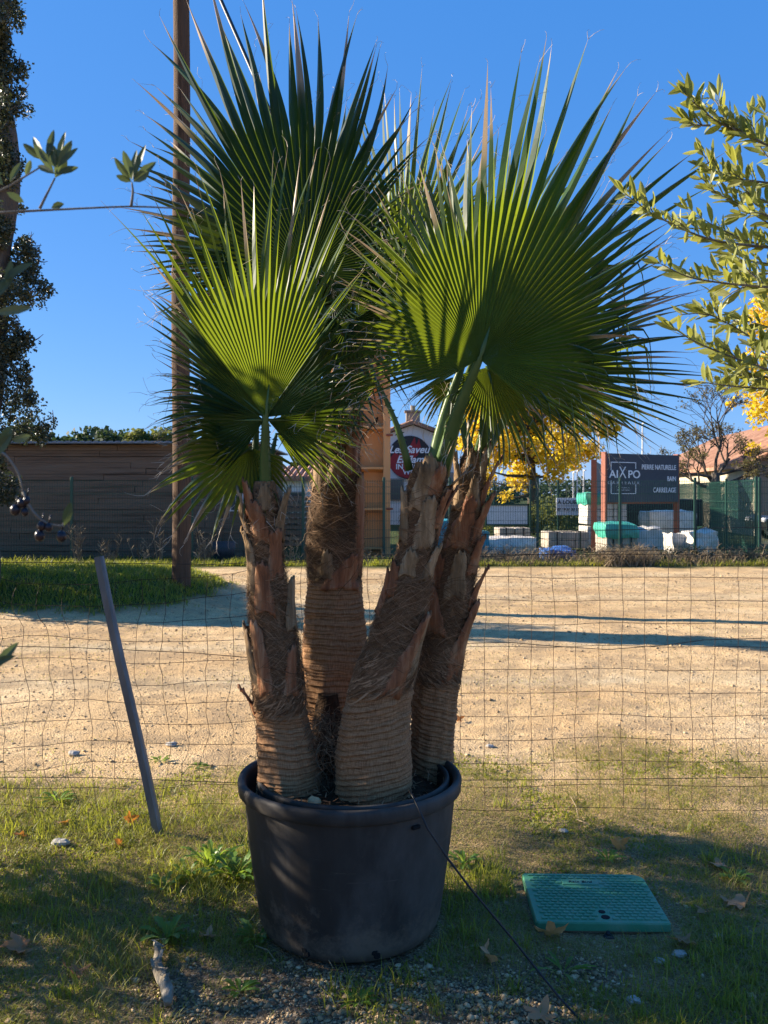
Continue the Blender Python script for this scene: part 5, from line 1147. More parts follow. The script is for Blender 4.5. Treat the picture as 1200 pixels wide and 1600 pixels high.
# ------------------------------------------------------------------ background
# wooden building left
YW = 21.3
wb = thing('wooden_building', 'long low building clad in dark weathered horizontal boards at the left', 'building', (0, YW, 0))
b = MB(); xl, xr = X(-260, YW), X(398, YW); ztop = Z(695, YW)
nb = 19; bh = ztop/nb; rr = random.Random(3)
for k in range(nb):
    x_ = xl
    while x_ < xr-.01:
        l_ = min(rr.uniform(2.5, 4.5), xr-x_); b.box((x_+l_/2, rr.uniform(-.012, .012), bh*(k+.5)+rr.uniform(-.006, .006)), (l_-.012, .05, bh-rr.uniform(.004, .016)), 0); x_ += l_
b.build('cladding', M['wood_wall'], wb)
b = MB(); b.box(((xl+xr)/2, 3.05, ztop/2-.02), (xr-xl-.02, 5.95, ztop-.02)); b.build('wall', M['wood_wall'], wb)
b = MB(); b.box(((xl+xr)/2, 2.9, ztop+.035), (xr-xl+.3, 6.4, .045), 0, .01)
for k in range(60): b.box((xl+(xr-xl)*k/60, -.31, ztop+.06), (.10, .04, .03))
b.build('roof_sheet', M['roof_sheet'], wb)
for px in (343, 396):
    b = MB(); b.box((X(px, YW), -.055, ztop/2), (.12, .05, ztop-.02)); b.build('corner_post', M['wood_wall'], wb)
b = MB(); b.box((X(369, YW), -.05, Z(785, YW)), (.36, .05, .42)); fr_ = b.build('window', M['board'], wb)
b = MB(); b.box((X(365.5, YW), -.082, Z(785, YW)), (.10, .01, .36)); b.box((X(373, YW), -.082, Z(785, YW)), (.10, .01, .36)); b.build('pane', M['window'], fr_)
b = MB(); b.tube([(X(362, YW), -1.0, .05), (X(362, YW), -1.0, .42)], [.24, .26], 14); o = b.build('bucket', M['slate'], None, True); o.location.y = YW; tag(o, 'blue grey tub standing before the wooden building window', 'tub')

# far green mesh fence
def mesh_fence(name, label, pts, H, sp, parent=None, wire=.0028, grp=None, z0=.04):
    t = thing(name, label, 'mesh fence', (0, 0, 0), 0, grp)
    for (x_, y_) in pts:
        b = MB(); b.box((x_, y_, (H+.06)/2), (.06, .05, H+.06), 0, .008); b.build('fence_post', M['green_fence'], t)
    for (a, c) in zip(pts[:-1], pts[1:]):
        A, C = Vector((*a, 0)), Vector((*c, 0)); L = (C-A).length; b = MB(); d = (C-A)/L
        k = sp
        while k < L:
            p = A+d*k; b.box((p.x, p.y, (H+z0)/2), (wire*2, wire*2, H-z0)); k += sp
        for zz in (.1, .3, .5, .7, .9, 1.1, 1.3, 1.5, H-.03):
            q = (A+C)/2; b.box((q.x, q.y-.007, min(zz, H-.03)), (L, wire*2, wire*2.4), math.atan2(d.y, d.x))
        q = (A+C)/2; b.box((q.x, q.y-.03, H-.16), (L, wire*2, wire*3), math.atan2(d.y, d.x)); b.box((q.x, q.y-.03, H-.30), (L, wire*2, wire*2.5), math.atan2(d.y, d.x))
        b.build('mesh_panel', M['green_fence'], t)
    return t
def fy(px): return 19.6+.9*(px/1200)
FP = [(X(px, fy(px)), fy(px)) for px in (-160, 112, 300, 474, 600, 703, 840, 969, 1086, 1187, 1290)]
mesh_fence('mesh_fence', 'long green wire panel fence with posts along the road edge', FP, 1.82, .055)
mesh_fence('mesh_fence', 'second green mesh fence running back beside the bare tree', [(X(1187, 20.7), 20.9), (X(1135, 24), 24), (X(1092, 28), 28), (X(1040, 34), 34)], 1.85, .06, wire=.004)
mesh_fence('mesh_fence', 'far green mesh fence behind the stone pallets', [(X(640, 29), 29), (X(712, 29), 29), (X(772, 29), 29), (X(829, 29), 29), (X(872, 29), 29), (X(909, 29), 29), (X(1000, 29), 29)], 1.9, .08, wire=.004)

# road-side dry scrub (one mass)
def scrub(b, x0, x1, y0, y1, n, h0, h1, rr, br=3):
    for _ in range(n):
        p = Vector((rr.uniform(x0, x1), rr.uniform(y0, y1), 0)); h = rr.uniform(h0, h1); b.cur = (rr.random(), 0)
        d = Vector((rr.uniform(-.8, .8), rr.uniform(-.5, .5), 1)).normalized(); m = p+d*h*.6; e = m+(d+Vector((rr.uniform(-.8, .8), 0, rr.uniform(-.9, .3))))*h*.5
        b.tube([p, m, e], [.007, .005, .002], 3, False)
        for k in range(br):
            s_ = m.lerp(e, rr.random()); f = s_+Vector((rr.uniform(-1, 1), rr.uniform(-.6, .6), rr.uniform(-.5, 1)))*h*.3; b.tube([s_, f], [.004, .0015], 3, False)
rr = random.Random(8); b = MB()
scrub(b, X(700, 19.2), X(1200, 19.2), 18.7, 19.9, 1300, .12, .42, rr); scrub(b, X(930, 19.2), X(1010, 19), 18.4, 19, 350, .2, .45, rr, 4); scrub(b, X(550, 19.4), X(700, 19.4), 19.0, 19.9, 160, .1, .35, rr)
tag(b.build('scrub', M['dry_stem']), 'tangled dry brushwood at the foot of the green fence', 'scrub', None, 'stuff')
b = MB()
leafcloud(b, [(X(px, 19.6), 19.6+rr.uniform(-.3, .4), rr.uniform(.05, .2), rr.uniform(.18, .34), .7) for px in np.arange(980, 1260, 9)], 5200, .05, rr, .2)
tag(b.build('low_bushes', M['far_leaf']), 'dark low bushes under the right end of the green fence', 'bushes', None, 'stuff')
# tall dry weeds in front of the wooden building
labs = ['tall dry weed stalks before the wooden wall, left of the pole', 'branching dry weed close to the utility pole on its left', 'bushy dry weed between the pole and the leftmost palm', 'dry seed stalks by the green post at the left', 'dry stalks beside the right side of the leftmost palm trunk']
for (px, h, n, lab) in ((171, .75, 26, labs[0]), (250, .95, 14, labs[1]), (320, .7, 30, labs[2]), (122, .75, 26, labs[3]), (218, .5, 14, 'short dry weed halfway between the green post and the pole'), (452, .6, 24, labs[4])):
    t = thing('dry_weed', lab, 'weed', (X(px, 19.3), 19.3, 0), 0, 'dry weeds along the wooden building'); b = MB()
    for _ in range(int(n*.6)):
        b.cur = (rr.random(), 0); dx = rr.gauss(0, .16); hh = h*rr.uniform(.2, 1.1); m = [Vector((dx*.3, rr.uniform(-.05, .05), 0)), Vector((dx*.7, 0, hh*.5)), Vector((dx+rr.uniform(-.05, .05), 0, hh))]; b.tube(m, [.007, .005, .002], 3, False)
        for _ in range(5):
            s_ = m[1].lerp(m[2], rr.random()); b.tube([s_, s_+Vector((rr.uniform(-.12, .12), rr.uniform(-.06, .06), rr.uniform(.02, .14)))], [.004, .007], 3, False)
    b.build('stalks', M['dry_stem'], t)

def gable_house(name, label, x0, x1, y0, depth, zeave, zapex, wall, group=None, chim=None, over=.25, xa=None):
    """gable end facing the camera"""
    t = thing(name, label, 'house', ((x0+x1)/2, y0, 0), 0, group); w_ = (x1-x0)/2; b = MB(); xa = 0 if xa is None else xa
    pr = [(-w_, 0), (w_, 0), (w_, zeave), (xa, zapex), (-w_, zeave)]
    for yy in (0, depth):
        for (x_, z_) in pr: b.vert((x_, yy, z_))
    b.face(0, 1, 2, 3, 4); b.face(9, 8, 7, 6, 5)
    for k in range(5): b.face(k, k+5, (k+1) % 5+5, (k+1) % 5)
    b.build('wall', M[wall], t)
    b = MB()
    for sg in (-1, 1):
        a = Vector((xa, 0, zapex+.05)); e = Vector((sg*(w_+over), 0, zeave-(zapex-zeave)/w_*over+.05)); n0 = len(b.v); nr_ = 14
        for yy in (-.3, depth+.3):
            for zo in (0, .12): b.vert(a+Vector((0, yy, zo))); b.vert(e+Vector((0, yy, zo)))
        for q in ((0, 1, 3, 2), (4, 6, 7, 5), (0, 2, 6, 4), (1, 5, 7, 3), (2, 3, 7, 6), (0, 4, 5, 1)): b.face(*[n0+i_ for i_ in q])
        m_ = int(depth/.22)
        for k in range(m_): yy = -.2+k*.22; b.tube([a+Vector((0, yy, .13)), e+Vector((0, yy, .13))], .075, 5)
    rf = b.build('roof', M['tile'], t)
    if chim:
        b = MB(); b.box((chim, 1.0, zapex+.28), (.7, .7, .85), 0, .03); b.box((chim, 1.0, zapex+.74), (.85, .85, .08)); b.tube([(chim, 1, zapex+.78), (chim, 1, zapex+1.05)], .12, 8); b.build('chimney', M['grey_wall'], rf)
    return t
# gabled white house with the round sign
YH = 44.
x0, x1 = X(574, YH), X(712, YH)
hs = gable_house('gabled_house', 'white gabled house with a chimney and a round black and red sign', x0, x1, YH, 12, Z(690, YH), Z(664, YH), 'white_wall', chim=X(646, YH)-(x0+x1)/2, xa=X(645, YH)-(x0+x1)/2)
cx = (x0+x1)/2; sxp, szp = X(640, YH)-cx, Z(715, YH); rs = 35/FPX*YH
def disc(b, r, y_, c, n=48, th=.05, a0=0, a1=2*PI):
    n0 = len(b.v)
    for yy in (y_, y_-th):
        for k in range(n): a = a0+(a1-a0)*k/n; b.vert((c[0]+r*math.cos(a), yy, c[1]+r*math.sin(a)))
    b.face(*[n0+k for k in range(n)]); b.face(*[n0+n+n-1-k for k in range(n)])
    for k in range(n): b.face(n0+k, n0+n+k, n0+n+(k+1) % n, n0+(k+1) % n)
b = MB(); disc(b, rs*1.0, -.02, (sxp, szp)); rim_ = b.build('round_sign', M['board'], hs)
b = MB(); disc(b, rs*.97, -.08, (sxp, szp)); b.build('sign_face', M['black_ink'], rim_)
b = MB(); n0 = 0       # red flame shape
fl = [(-.97, -.1), (-.85, -.48), (-.55, -.8), (-.15, -.93), (.1, -.9), (-.1, -.55), (.05, -.2), (.35, .1), (.5, .45), (.42, .85), (.3, .55), (.22, .9), (.05, .6), (-.15, .3), (-.35, .35), (-.5, .1), (-.62, .3), (-.8, .05)]
for yy in (-.132, -.16):
    for (x_, z_) in fl: b.vert((sxp+x_*rs, yy, szp+z_*rs))
m_ = len(fl); b.face(*range(m_)); b.face(*[m_+m_-1-k for k in range(m_)])
for k in range(m_): b.face(k, k+m_, (k+1) % m_+m_, (k+1) % m_)
b.build('flame_emblem', M['red_ink'], rim_)
text('Les Saveurs', .50, (sxp-.93*rs, -.17, szp+.34*rs), 0, M['white_ink'], rim_, shear=.35, bold=.012)
text('Enflammées', .50, (sxp-.60*rs, -.17, szp-.10*rs), 0, M['white_ink'], rim_, shear=.35, bold=.012)
text('IN BBQ', .36, (sxp-.62*rs, -.17, szp-.42*rs), 0, M['white_ink'], rim_, bold=.008)
text('WE TRUST', .34, (sxp-.30*rs, -.17, szp-.66*rs), 0, M['white_ink'], rim_, bold=.008)
b = MB(); b.box((X(703, YH)-cx, -.1, Z(746, YH)), (.35, .3, .5), 0, .03); b.build('wall_lamp', M['grey_wall'], hs)
for px, py in ((618, 765), (700, 800)):
    b = MB(); b.box((X(px, YH)-cx, -.03, Z(py, YH)), (.8, .06, 1.1)); wd = b.build('window', M['grey_wall'], hs)
    b = MB(); b.box((X(px, YH)-cx, -.07, Z(py, YH)), (.66, .03, .96)); b.build('pane', M['window'], wd)
# low white house
YL = 38.
lh = thing('low_house', 'low white house with a clay tiled roof and dark window, behind the tallest trunk', 'house', (X(480, YL), YL, 0)); cx = X(480, YL)
b = MB(); w0, w1 = X(405, YL)-cx, X(556, YL)-cx; ze = Z(751, YL); b.box(((w0+w1)/2, 3, ze/2), (w1-w0, 6, ze)); b.build('wall', M['white_wall'], lh)
b = MB(); zr = Z(735, YL+3)
n0 = 0
for (x_, y_, z_) in ((w0-.3, -.35, ze-.02), (w1+.3, -.35, ze-.02), (w1+.3, 3, zr), (w0-.3, 3, zr), (w0-.3, 6.3, ze), (w1+.3, 6.3, ze)): b.vert((x_, y_, z_)); b.vert((x_, y_, z_+.12))
for q in ((1, 3, 5, 7), (7, 5, 11, 9), (0, 6, 4, 2), (0, 2, 3, 1), (6, 8, 10, 4), (8, 9, 11, 10), (0, 1, 7, 6), (6, 7, 9, 8), (2, 4, 5, 3), (4, 10, 11, 5)): b.face(*q)
for k in range(int((w1-w0+.6)/.24)):
    x_ = w0-.25+k*.24; b.tube([(x_, -.42, ze+.13), (x_, 3, zr+.15)], .085, 6)
b.build('roof', M['tile'], lh)
for px in (459, 520):
    b = MB(); b.box((X(px, YL)-cx, -.02, Z(784, YL)), (.86, .05, .86)); wd = b.build('window', M['grey_wall'], lh); b = MB(); b.box((X(px, YL)-cx, -.055, Z(784, YL)), (.72, .03, .72)); b.build('pane', M['window'], wd)
# stacked crates/pallets near low house
for k, (px, py, w_, h_, lab) in enumerate(((446, 820, 1.0, .55, 'stack of dark pallets in front of the low white house, left one'), (466, 800, .9, .9, 'taller stack of dark pallets in front of the low white house'))):
    t = thing('pallet_stack', lab, 'pallets', (X(px, 26), 26+k, 0), .1, 'pallets before the low house')
    for j in range(int(h_/.15)+3):
        b = MB(); zz = j*.16
        for q in range(5): b.box((-w_/2+w_*(q+.5)/5, 0, zz+.14), (w_*.13, .8, .022))
        for q in (-1, 0, 1): b.box((0, q*.34, zz+.07), (w_, .09, .10))
        b.build('pallet', M['pallet'], t)
# orange steel column
YO = 21.0; oc = thing('steel_form', 'tall orange steel formwork panel with cross ribs standing behind the fence', 'steel panel', (X(586, YO), YO, 0)); cx = X(586, YO)
zt = Z(512, YO); w0, w1 = X(556, YO)-cx, X(610, YO)-cx
b = MB(); b.box(((w0+w1)/2, .30, zt/2), (w1-w0, .03, zt)); b.box((w1-.085, .12, zt/2+.004), (.17, .32, zt-.01), 0, .012); b.box((w0+.05, .12, zt/2+.004), (.10, .30, zt-.01), 0, .012); b.build('plate', M['orange'], oc)
for py in (534, 601, 670, 733, 797, 858):
    b = MB(); z_ = Z(py, YO); n0 = 0; xa, xb = w0+.105, w1-.175
    for (y_, zz) in ((.28, -.07), (.10, -.03), (-.02, .0), (-.02, .05), (.28, .05)): b.vert((xa, y_, z_+zz)); b.vert((xb, y_, z_+zz))
    for k in range(4): b.face(2*k, 2*k+1, 2*k+3, 2*k+2)
    b.face(8, 9, 1, 0); b.face(0, 2, 4, 6, 8); b.face(9, 7, 5, 3, 1); b.build('cross_rib', M['orange'], oc)
for py in (680, 795):
    b = MB(); b.box((w1-.02, -.06, Z(py, YO)), (.16, .05, .05), 0, .01); b.build('clamp', M['rust'], oc)

# trees
def tree(name, label, foot, blobs, n, leaf, mat, rr, tr=.18, group=None, shell=.3, stretch=1):
    t = thing(name, label, 'tree', foot, 0, group); b = MB(); top = max(q[2] for q in blobs)
    b.tube([(0, 0, -.2), (.05, 0, top*.3), (-.03, 0, top*.6), (0, 0, top*.9)], [tr, tr*.85, tr*.6, tr*.25], 10)
    for q in blobs:
        s_ = Vector((0, 0, min(top*.7, max(top*.25, q[2]-q[3]*.6)))); m = s_.lerp(Vector(q[:3]), .5)+Vector((0, 0, -.1)); b.tube([s_, m, q[:3]], [tr*.4, tr*.22, tr*.06], 6)
    b.build('trunk', M['bark'], t, True); b = MB(); leafcloud(b, blobs, n, leaf, rr, shell); b.build('crown', M[mat], t); return t
rr = random.Random(12)
YY = 36.; f0 = Vector((X(830, YY), YY, 0)); bl = []
for (px, py, r) in ((728, 690, 16), (732, 640, 18), (740, 660, 24), (735, 700, 20), (745, 735, 16), (770, 640, 32), (775, 700, 34), (765, 750, 18), (810, 630, 38), (815, 690, 40), (815, 745, 26), (855, 640, 36), (860, 700, 38), (865, 735, 20), (900, 655, 34), (905, 705, 30), (935, 670, 22), (935, 700, 18), (840, 600, 34), (790, 600, 28), (785, 775, 10), (880, 610, 26)):
    q = P(px, py, YY)-f0; bl.append((q.x, rr.uniform(-1.8, 1.8), q.z, r/FPX*YY))
tree('plane_tree', 'broad plane tree with bright yellow autumn leaves behind the rightmost palm', f0, bl, 15000, .17, 'yellow_leaf', rr, .22, shell=.25)
YR = 30.; f0 = Vector((X(1275, YR), YR, 0)); bl = []
for (px, py, r) in ((1190, 500, 26), (1225, 470, 40), (1185, 560, 22), (1230, 540, 50), (1190, 620, 34), (1170, 650, 20), (1235, 610, 50), (1215, 680, 34), (1190, 700, 14), (1280, 500, 70), (1290, 600, 70), (1280, 430, 60), (1200, 590, 24), (1165, 625, 12)):
    q = P(px, py, YR)-f0; bl.append((q.x, rr.uniform(-1.2, 1.2), q.z, r/FPX*YR))
tree('plane_tree', 'orange yellow plane tree reaching in at the right edge below the olive branches', f0, bl, 12000, .15, 'yellow_leaf', rr, .2, shell=.25)
# half bare tree
def bare(label, foot, rr):
    t = thing('bare_tree', label, 'tree', foot); b = MB(); lf = MB()
    def br(p, d, l_, r, dep):
        m = p+d*l_*.5+Vector((rr.uniform(-.05, .05), rr.uniform(-.05, .05), 0))*l_; e = p+d*l_+Vector((rr.uniform(-.1, .1), rr.uniform(-.1, .1), rr.uniform(-.02, .08)))*l_; b.tube([p, m, e], [r, r*.8, r*.6], 6 if r > .03 else 3, False)
        if dep == 0 or r < .004:
            for _ in range(2):
                lf.cur = (rr.random(), 0); q = p.lerp(e, rr.random()); a = Vector((rr.uniform(-1, 1), rr.uniform(-1, 1), rr.uniform(-1, 1))).normalized()*.05; c = a.cross(Vector((rr.uniform(-1, 1), 1, rr.uniform(-1, 1)))).normalized()*.025; q = q+a*rr.uniform(-1.5, 1.5); n0 = len(lf.v); [lf.vert(v) for v in (q, q+a*.5+c, q+a, q+a*.5-c)]; lf.face(n0, n0+1, n0+2, n0+3)
            return
        for k in range(3 if dep > 1 else 3):
            a = rr.uniform(0, 6.28); nd = (d+Vector((math.cos(a), math.sin(a)*.6, rr.uniform(-.2, .35)))*rr.uniform(.5, .95)).normalized(); nd.z = max(nd.z, -.12); br(p.lerp(e, rr.uniform(.55, 1)), nd.normalized(), l_*rr.uniform(.60, .80), r*.60, dep-1)
    b.tube([(0, 0, -.2), (.03, 0, .9), (0, 0, 1.7), (.02, 0, 2.15)], [.20, .17, .17, .12], 10)
    for k, (dx, dz, l_) in enumerate(((-1.0, .42, .8), (1., .38, .8), (-.55, .9, .8), (.6, .9, .85), (.08, 1., 1.25), (-.9, .15, .6), (.9, .12, .6))):
        br(Vector((0, 0, 1.6+.08*k)), Vector((dx, rr.uniform(-.3, .3), dz)).normalized(), l_, .055, 5)
    b.build('trunk', M['bark'], t, True); lf.build('crown', M['sparse_leaf'], t); return t
bare('nearly leafless tree with dark stumpy trunk in front of the cream building', (X(1117, 27), 27, 0), random.Random(4))
# far woods at the horizon
rr = random.Random(15); b = MB(); bl = []
for px in np.arange(-80, 300, 11):
    h = 690-rr.uniform(8, 20)-6*math.sin(px*.05); Yq = 85+rr.uniform(-4, 4); q = P(px, h+14, Yq); r = rr.uniform(14, 20)/FPX*Yq; bl.append((q.x, q.y, q.z, r, 1.0)); bl.append((q.x, q.y, q.z-r*1.2, r*1.2, 1)); bl.append((q.x, q.y, q.z-r*3, r*1.5, 1.6))
leafcloud(b, bl, 24000, .50, rr, .4, .0); tag(b.build('pine_wood', M['far_leaf']), 'dark pine wood on the horizon beyond the wooden building', 'wood', None, 'stuff')
for k, (px, py, r, lab) in enumerate(((215, 688, 18, 'yellow green tree top beyond the wooden building, left of the pole'), (250, 690, 20, 'green tree top beyond the wooden building, next to the pole'), (475, 725, 16, 'dark round tree above the low white house'))):
    Yq = 60.; f0 = Vector((X(px, Yq), Yq, 0)); q = P(px, py, Yq)-f0; rq = r/FPX*Yq
    tree('green_tree', lab, f0, [(0, 0, q.z, rq), (-rq*.8, 0, q.z-rq*.5, rq*.7), (rq*.8, 0, q.z-rq*.4, rq*.75), (0, 0, q.z-rq*1.4, rq)], 1700, .3, 'mid_leaf' if k < 2 else 'far_leaf', rr, .2)
b = MB(); bl = []
for px in np.arange(640, 1500, 16):
    Yq = 110; q = P(px, 768-rr.uniform(0, 10), Yq); bl.append((q.x, q.y+rr.uniform(-4, 4), q.z-.6, rr.uniform(1.2, 2.2), .9))
leafcloud(b, bl, 9000, .55, rr, .3); tag(b.build('hedgerow', M['far_leaf']), 'low dark tree line far behind the stone yard', 'wood', None, 'stuff')
rr = random.Random(16); b = MB()
leafcloud(b, [(X(px, 31), 31, rr.uniform(.3, 1.0), rr.uniform(.5, .8), .8) for px in range(760, 1000, 14)], 5200, .13, rr, .3); tag(b.build('hedge', M['mid_leaf']), 'green hedge behind the white boards and far fence', 'hedge', None, 'stuff')

# right building
rb = thing('stone_building', 'cream farm building with a clay tiled roof at the right edge', 'building', (0, 0, 0)); b = MB()
A = Vector((X(1010, 52), 52, 0)); B_ = Vector((X(1181, 32), 32, 0)); dr_ = (B_-A).normalized(); pr = Vector((dr_.y*-1, dr_.x, 0)); pr = -pr if pr.x < 0 else pr
ze = 2.55; W_ = 8.; Cc = B_+pr*W_; D = A+pr*W_; zr = 4.5
for p in (A, B_, Cc, D): b.vert(p); b.vert(p+Vector((0, 0, ze)))
b.face(0, 2, 3, 1); b.face(4, 6, 7, 5); b.face(6, 0, 1, 7); b.build('wall', M['cream_wall'], rb)
b = MB(); r1, r2 = (B_+Cc)/2+Vector((0, 0, zr)), (A+D)/2+Vector((0, 0, zr))
for p in (B_, B_+Vector((0, 0, ze)), r1, Cc+Vector((0, 0, ze)), Cc): b.vert(p)
b.face(0, 4, 3, 2, 1); b.build('gable_wall', M['grey_wall'], rb)  # grey in place of cream: shade on this end put into the colour
b = MB(); out = dr_*.35
for s_, e_ in ((B_, A), (Cc, D)):
    side = pr*(-.35 if s_ is B_ else .35); n0 = len(b.v); p0_, p1_ = s_+side+out+Vector((0, 0, ze-.1)), e_+side-out+Vector((0, 0, ze-.1)); q0, q1 = r1+out+Vector((0, 0, .06)), r2-out+Vector((0, 0, .06))
    for p in (p0_, p1_, q1, q0): b.vert(p); b.vert(p+Vector((0, 0, .14)))
    for f in ((0, 2, 4, 6), (1, 7, 5, 3), (0, 1, 3, 2), (2, 3, 5, 4), (4, 5, 7, 6), (6, 7, 1, 0)): b.face(*[n0+k for k in f])
    m_ = int((p1_-p0_).length/.26)
    for k in range(m_): t_ = (k+.5)/m_; b.tube([p0_.lerp(p1_, t_)+Vector((0, 0, .15)), q0.lerp(q1, t_)+Vector((0, 0, .15))], .085, 5)
b.build('roof', M['tile'], rb)
for px in (1161, 1170):
    t_ = None; best = min(np.linspace(0, 1, 400), key=lambda s_: abs((A.lerp(B_, s_).x/A.lerp(B_, s_).y)*FPX+600-px)); q = A.lerp(B_, best)-pr*.02
    b = MB(); b.box((q.x, q.y, 1.75 if px == 1161 else 1.6), (.55 if px == 1161 else .9, .06, .85 if px == 1161 else .8), math.atan2(dr_.y, dr_.x)); b.build('window', M['window'], rb)

# billboard
def board_frame(name, label, pa, Ya, pb, Yb, zt, zb, mat, post, cat='sign', thick=.06, postw=.065):
    A = Vector((X(pa, Ya), Ya, 0)); Bq = Vector((X(pb, Yb), Yb, 0)); ang = math.atan2(Bq.y-A.y, Bq.x-A.x); L = (Bq-A).length
    t = thing(name, label, cat, A, ang); b = MB(); b.box((L/2, 0, (zt+zb)/2), (L, thick, zt-zb), 0, .006); b.build('panel', M[mat], t)
    if post:
        for x_ in (0, L):
            b = MB(); b.box((x_, .045 if x_ else -.0, (zt+.03)/2), (postw, .14, zt+.03)); b.build('post', M[post], t)
    return t, L
Ya, Yb = 21.6, 22.9
zt, zb = Z(708, Ya), Z(785, Ya)
sg, L = board_frame('billboard', 'dark slate billboard on rust red posts advertising tiles and natural stone', 944, Ya, 1059, Yb, zt, zb, 'slate', 'rust')
yf = -.032; H = zt-zb
def bx_(u, v): return (u*L, yf-.004, zb+v*H)
text('AI', .27, (.05*L, yf-.004, zb+.57*H), 0, M['white_ink'], sg, bold=.002, fw=.115*L); text('X', .42, (.175*L, yf-.004, zb+.60*H), 0, M['white_ink'], sg, fw=.095*L, bold=-.004); text('PO', .27, (.295*L, yf-.004, zb+.57*H), 0, M['white_ink'], sg, bold=.002, fw=.155*L)
text('CARREAUX', .11, (.03*L, yf-.004, zb+.40*H), 0, M['grey_ink'], sg, space=1.5, fw=.42*L)
text('FAÏENCE', .045, (.165*L, yf-.004, zb+.30*H), 0, M['grey_ink'], sg, space=1.4, fw=.15*L); text('MOSAÏQUE', .045, (.155*L, yf-.004, zb+.25*H), 0, M['grey_ink'], sg, space=1.4, fw=.17*L)
for w_, vv, f_ in (('PIERRE NATURELLE', .73, .475), ('BAIN', .49, .12), ('CARRELAGE', .25, .32)): text(w_, .175, (.96*L, yf-.004, zb+vv*H), 0, M['white_ink'], sg, align='RIGHT', bold=.001, fw=f_*L)
b = MB()
for (u0, v0, u1, v1) in ((.075, .82, .40, .82), (.075, .18, .40, .18), (.075, .18, .075, .44), (.075, .66, .075, .82), (.40, .18, .40, .36), (.40, .70, .40, .82)):
    b.box(((u0+u1)/2*L, yf-.004, zb+(v0+v1)/2*H), (abs(u1-u0)*L+.018, .008, abs(v1-v0)*H+.018))
b.build('logo_frame', M['white_ink'], sg)
b = MB(); b.box((L/2, .05, zb-.02), (L, .06, .04)); b.build('bottom_rail', M['rust'], sg)
s2, _ = board_frame('billboard', 'second grey board on a rust red post just left of the slate billboard', 928, 23.2, 941, 27., Z(720, 23.2), Z(785, 23.2), 'grey_wall', 'rust')
s3, L3 = board_frame('banner', 'wide blank white board in a green frame on the far fence', 760, 28.6, 825, 28.6, Z(789, 28.6), Z(819, 28.6), 'board', None, 'banner', .03)
b = MB()
for (x_, z_, w_, h_) in ((L3/2, Z(788.5, 28.6), L3+.08, .05), (L3/2, Z(820, 28.6), L3+.08, .05), (-.01, Z(804, 28.6), .05, .66), (L3+.01, Z(804, 28.6), .05, .66)): b.box((x_, -.02, z_), (w_, .06, h_))
b.build('frame', M['green_fence'], s3)
s4, L4 = board_frame('rental_sign', 'white for rent sign with a phone number on the far fence', 869, 28.6, 907, 28.6, Z(778, 28.6), Z(805, 28.6), 'board', None, 'sign', .03)
text('À LOUER', .17, (L4/2, -.022, Z(785, 28.6)), 0, M['black_ink'], s4, align='CENTER', bold=.004)
text('07 69 36 33 21', .115, (L4/2, -.022, Z(796, 28.6)), 0, M['black_ink'], s4, align='CENTER', bold=.004)
b = MB(); b.box((L4/2, -.02, Z(790.5, 28.6)), (L4*.86, .01, .012)); b.build('rule', M['black_ink'], s4)

# pallets of stone etc.
def softbox(b, c, d, rr, n=6, amp=.05, drape=0):
    """lumpy box: wrapped or sacked goods"""
    cx_, cy_, cz_ = c; hx, hy, hz = d[0]/2, d[1]/2, d[2]/2; off = Vector((rr.uniform(0, 50), rr.uniform(0, 50), 0))
    faces = [((1, 0, 0), (0, 1, 0), (0, 0, 1)), ((-1, 0, 0), (0, -1, 0), (0, 0, 1)), ((0, 1, 0), (-1, 0, 0), (0, 0, 1)), ((0, -1, 0), (1, 0, 0), (0, 0, 1)), ((0, 0, 1), (1, 0, 0), (0, 1, 0)), ((0, 0, -1), (1, 0, 0), (0, -1, 0))]
    for nf, uf, vf in faces:
        n0 = len(b.v)
        for i_ in range(n+1):
            for j in range(n+1):
                p = Vector(nf)+Vector(uf)*(i_/n*2-1)+Vector(vf)*(j/n*2-1); q = p.normalized()*(1.25 if drape else 1.32); p = p.lerp(q, .22)
                w_ = Vector((p.x*hx, p.y*hy, p.z*hz)); k = mnoise.noise((w_*2.3)+off)*amp*2+mnoise.noise((w_*7)+off)*amp
                w_ += p.normalized()*k; b.vert((cx_+w_.x, cy_+w_.y, max(0.002, cz_+w_.z)))
        for i_ in range(n):
            for j in range(n): k = n0+i_*(n+1)+j; b.face(k, k+n+1, k+n+2, k+1)
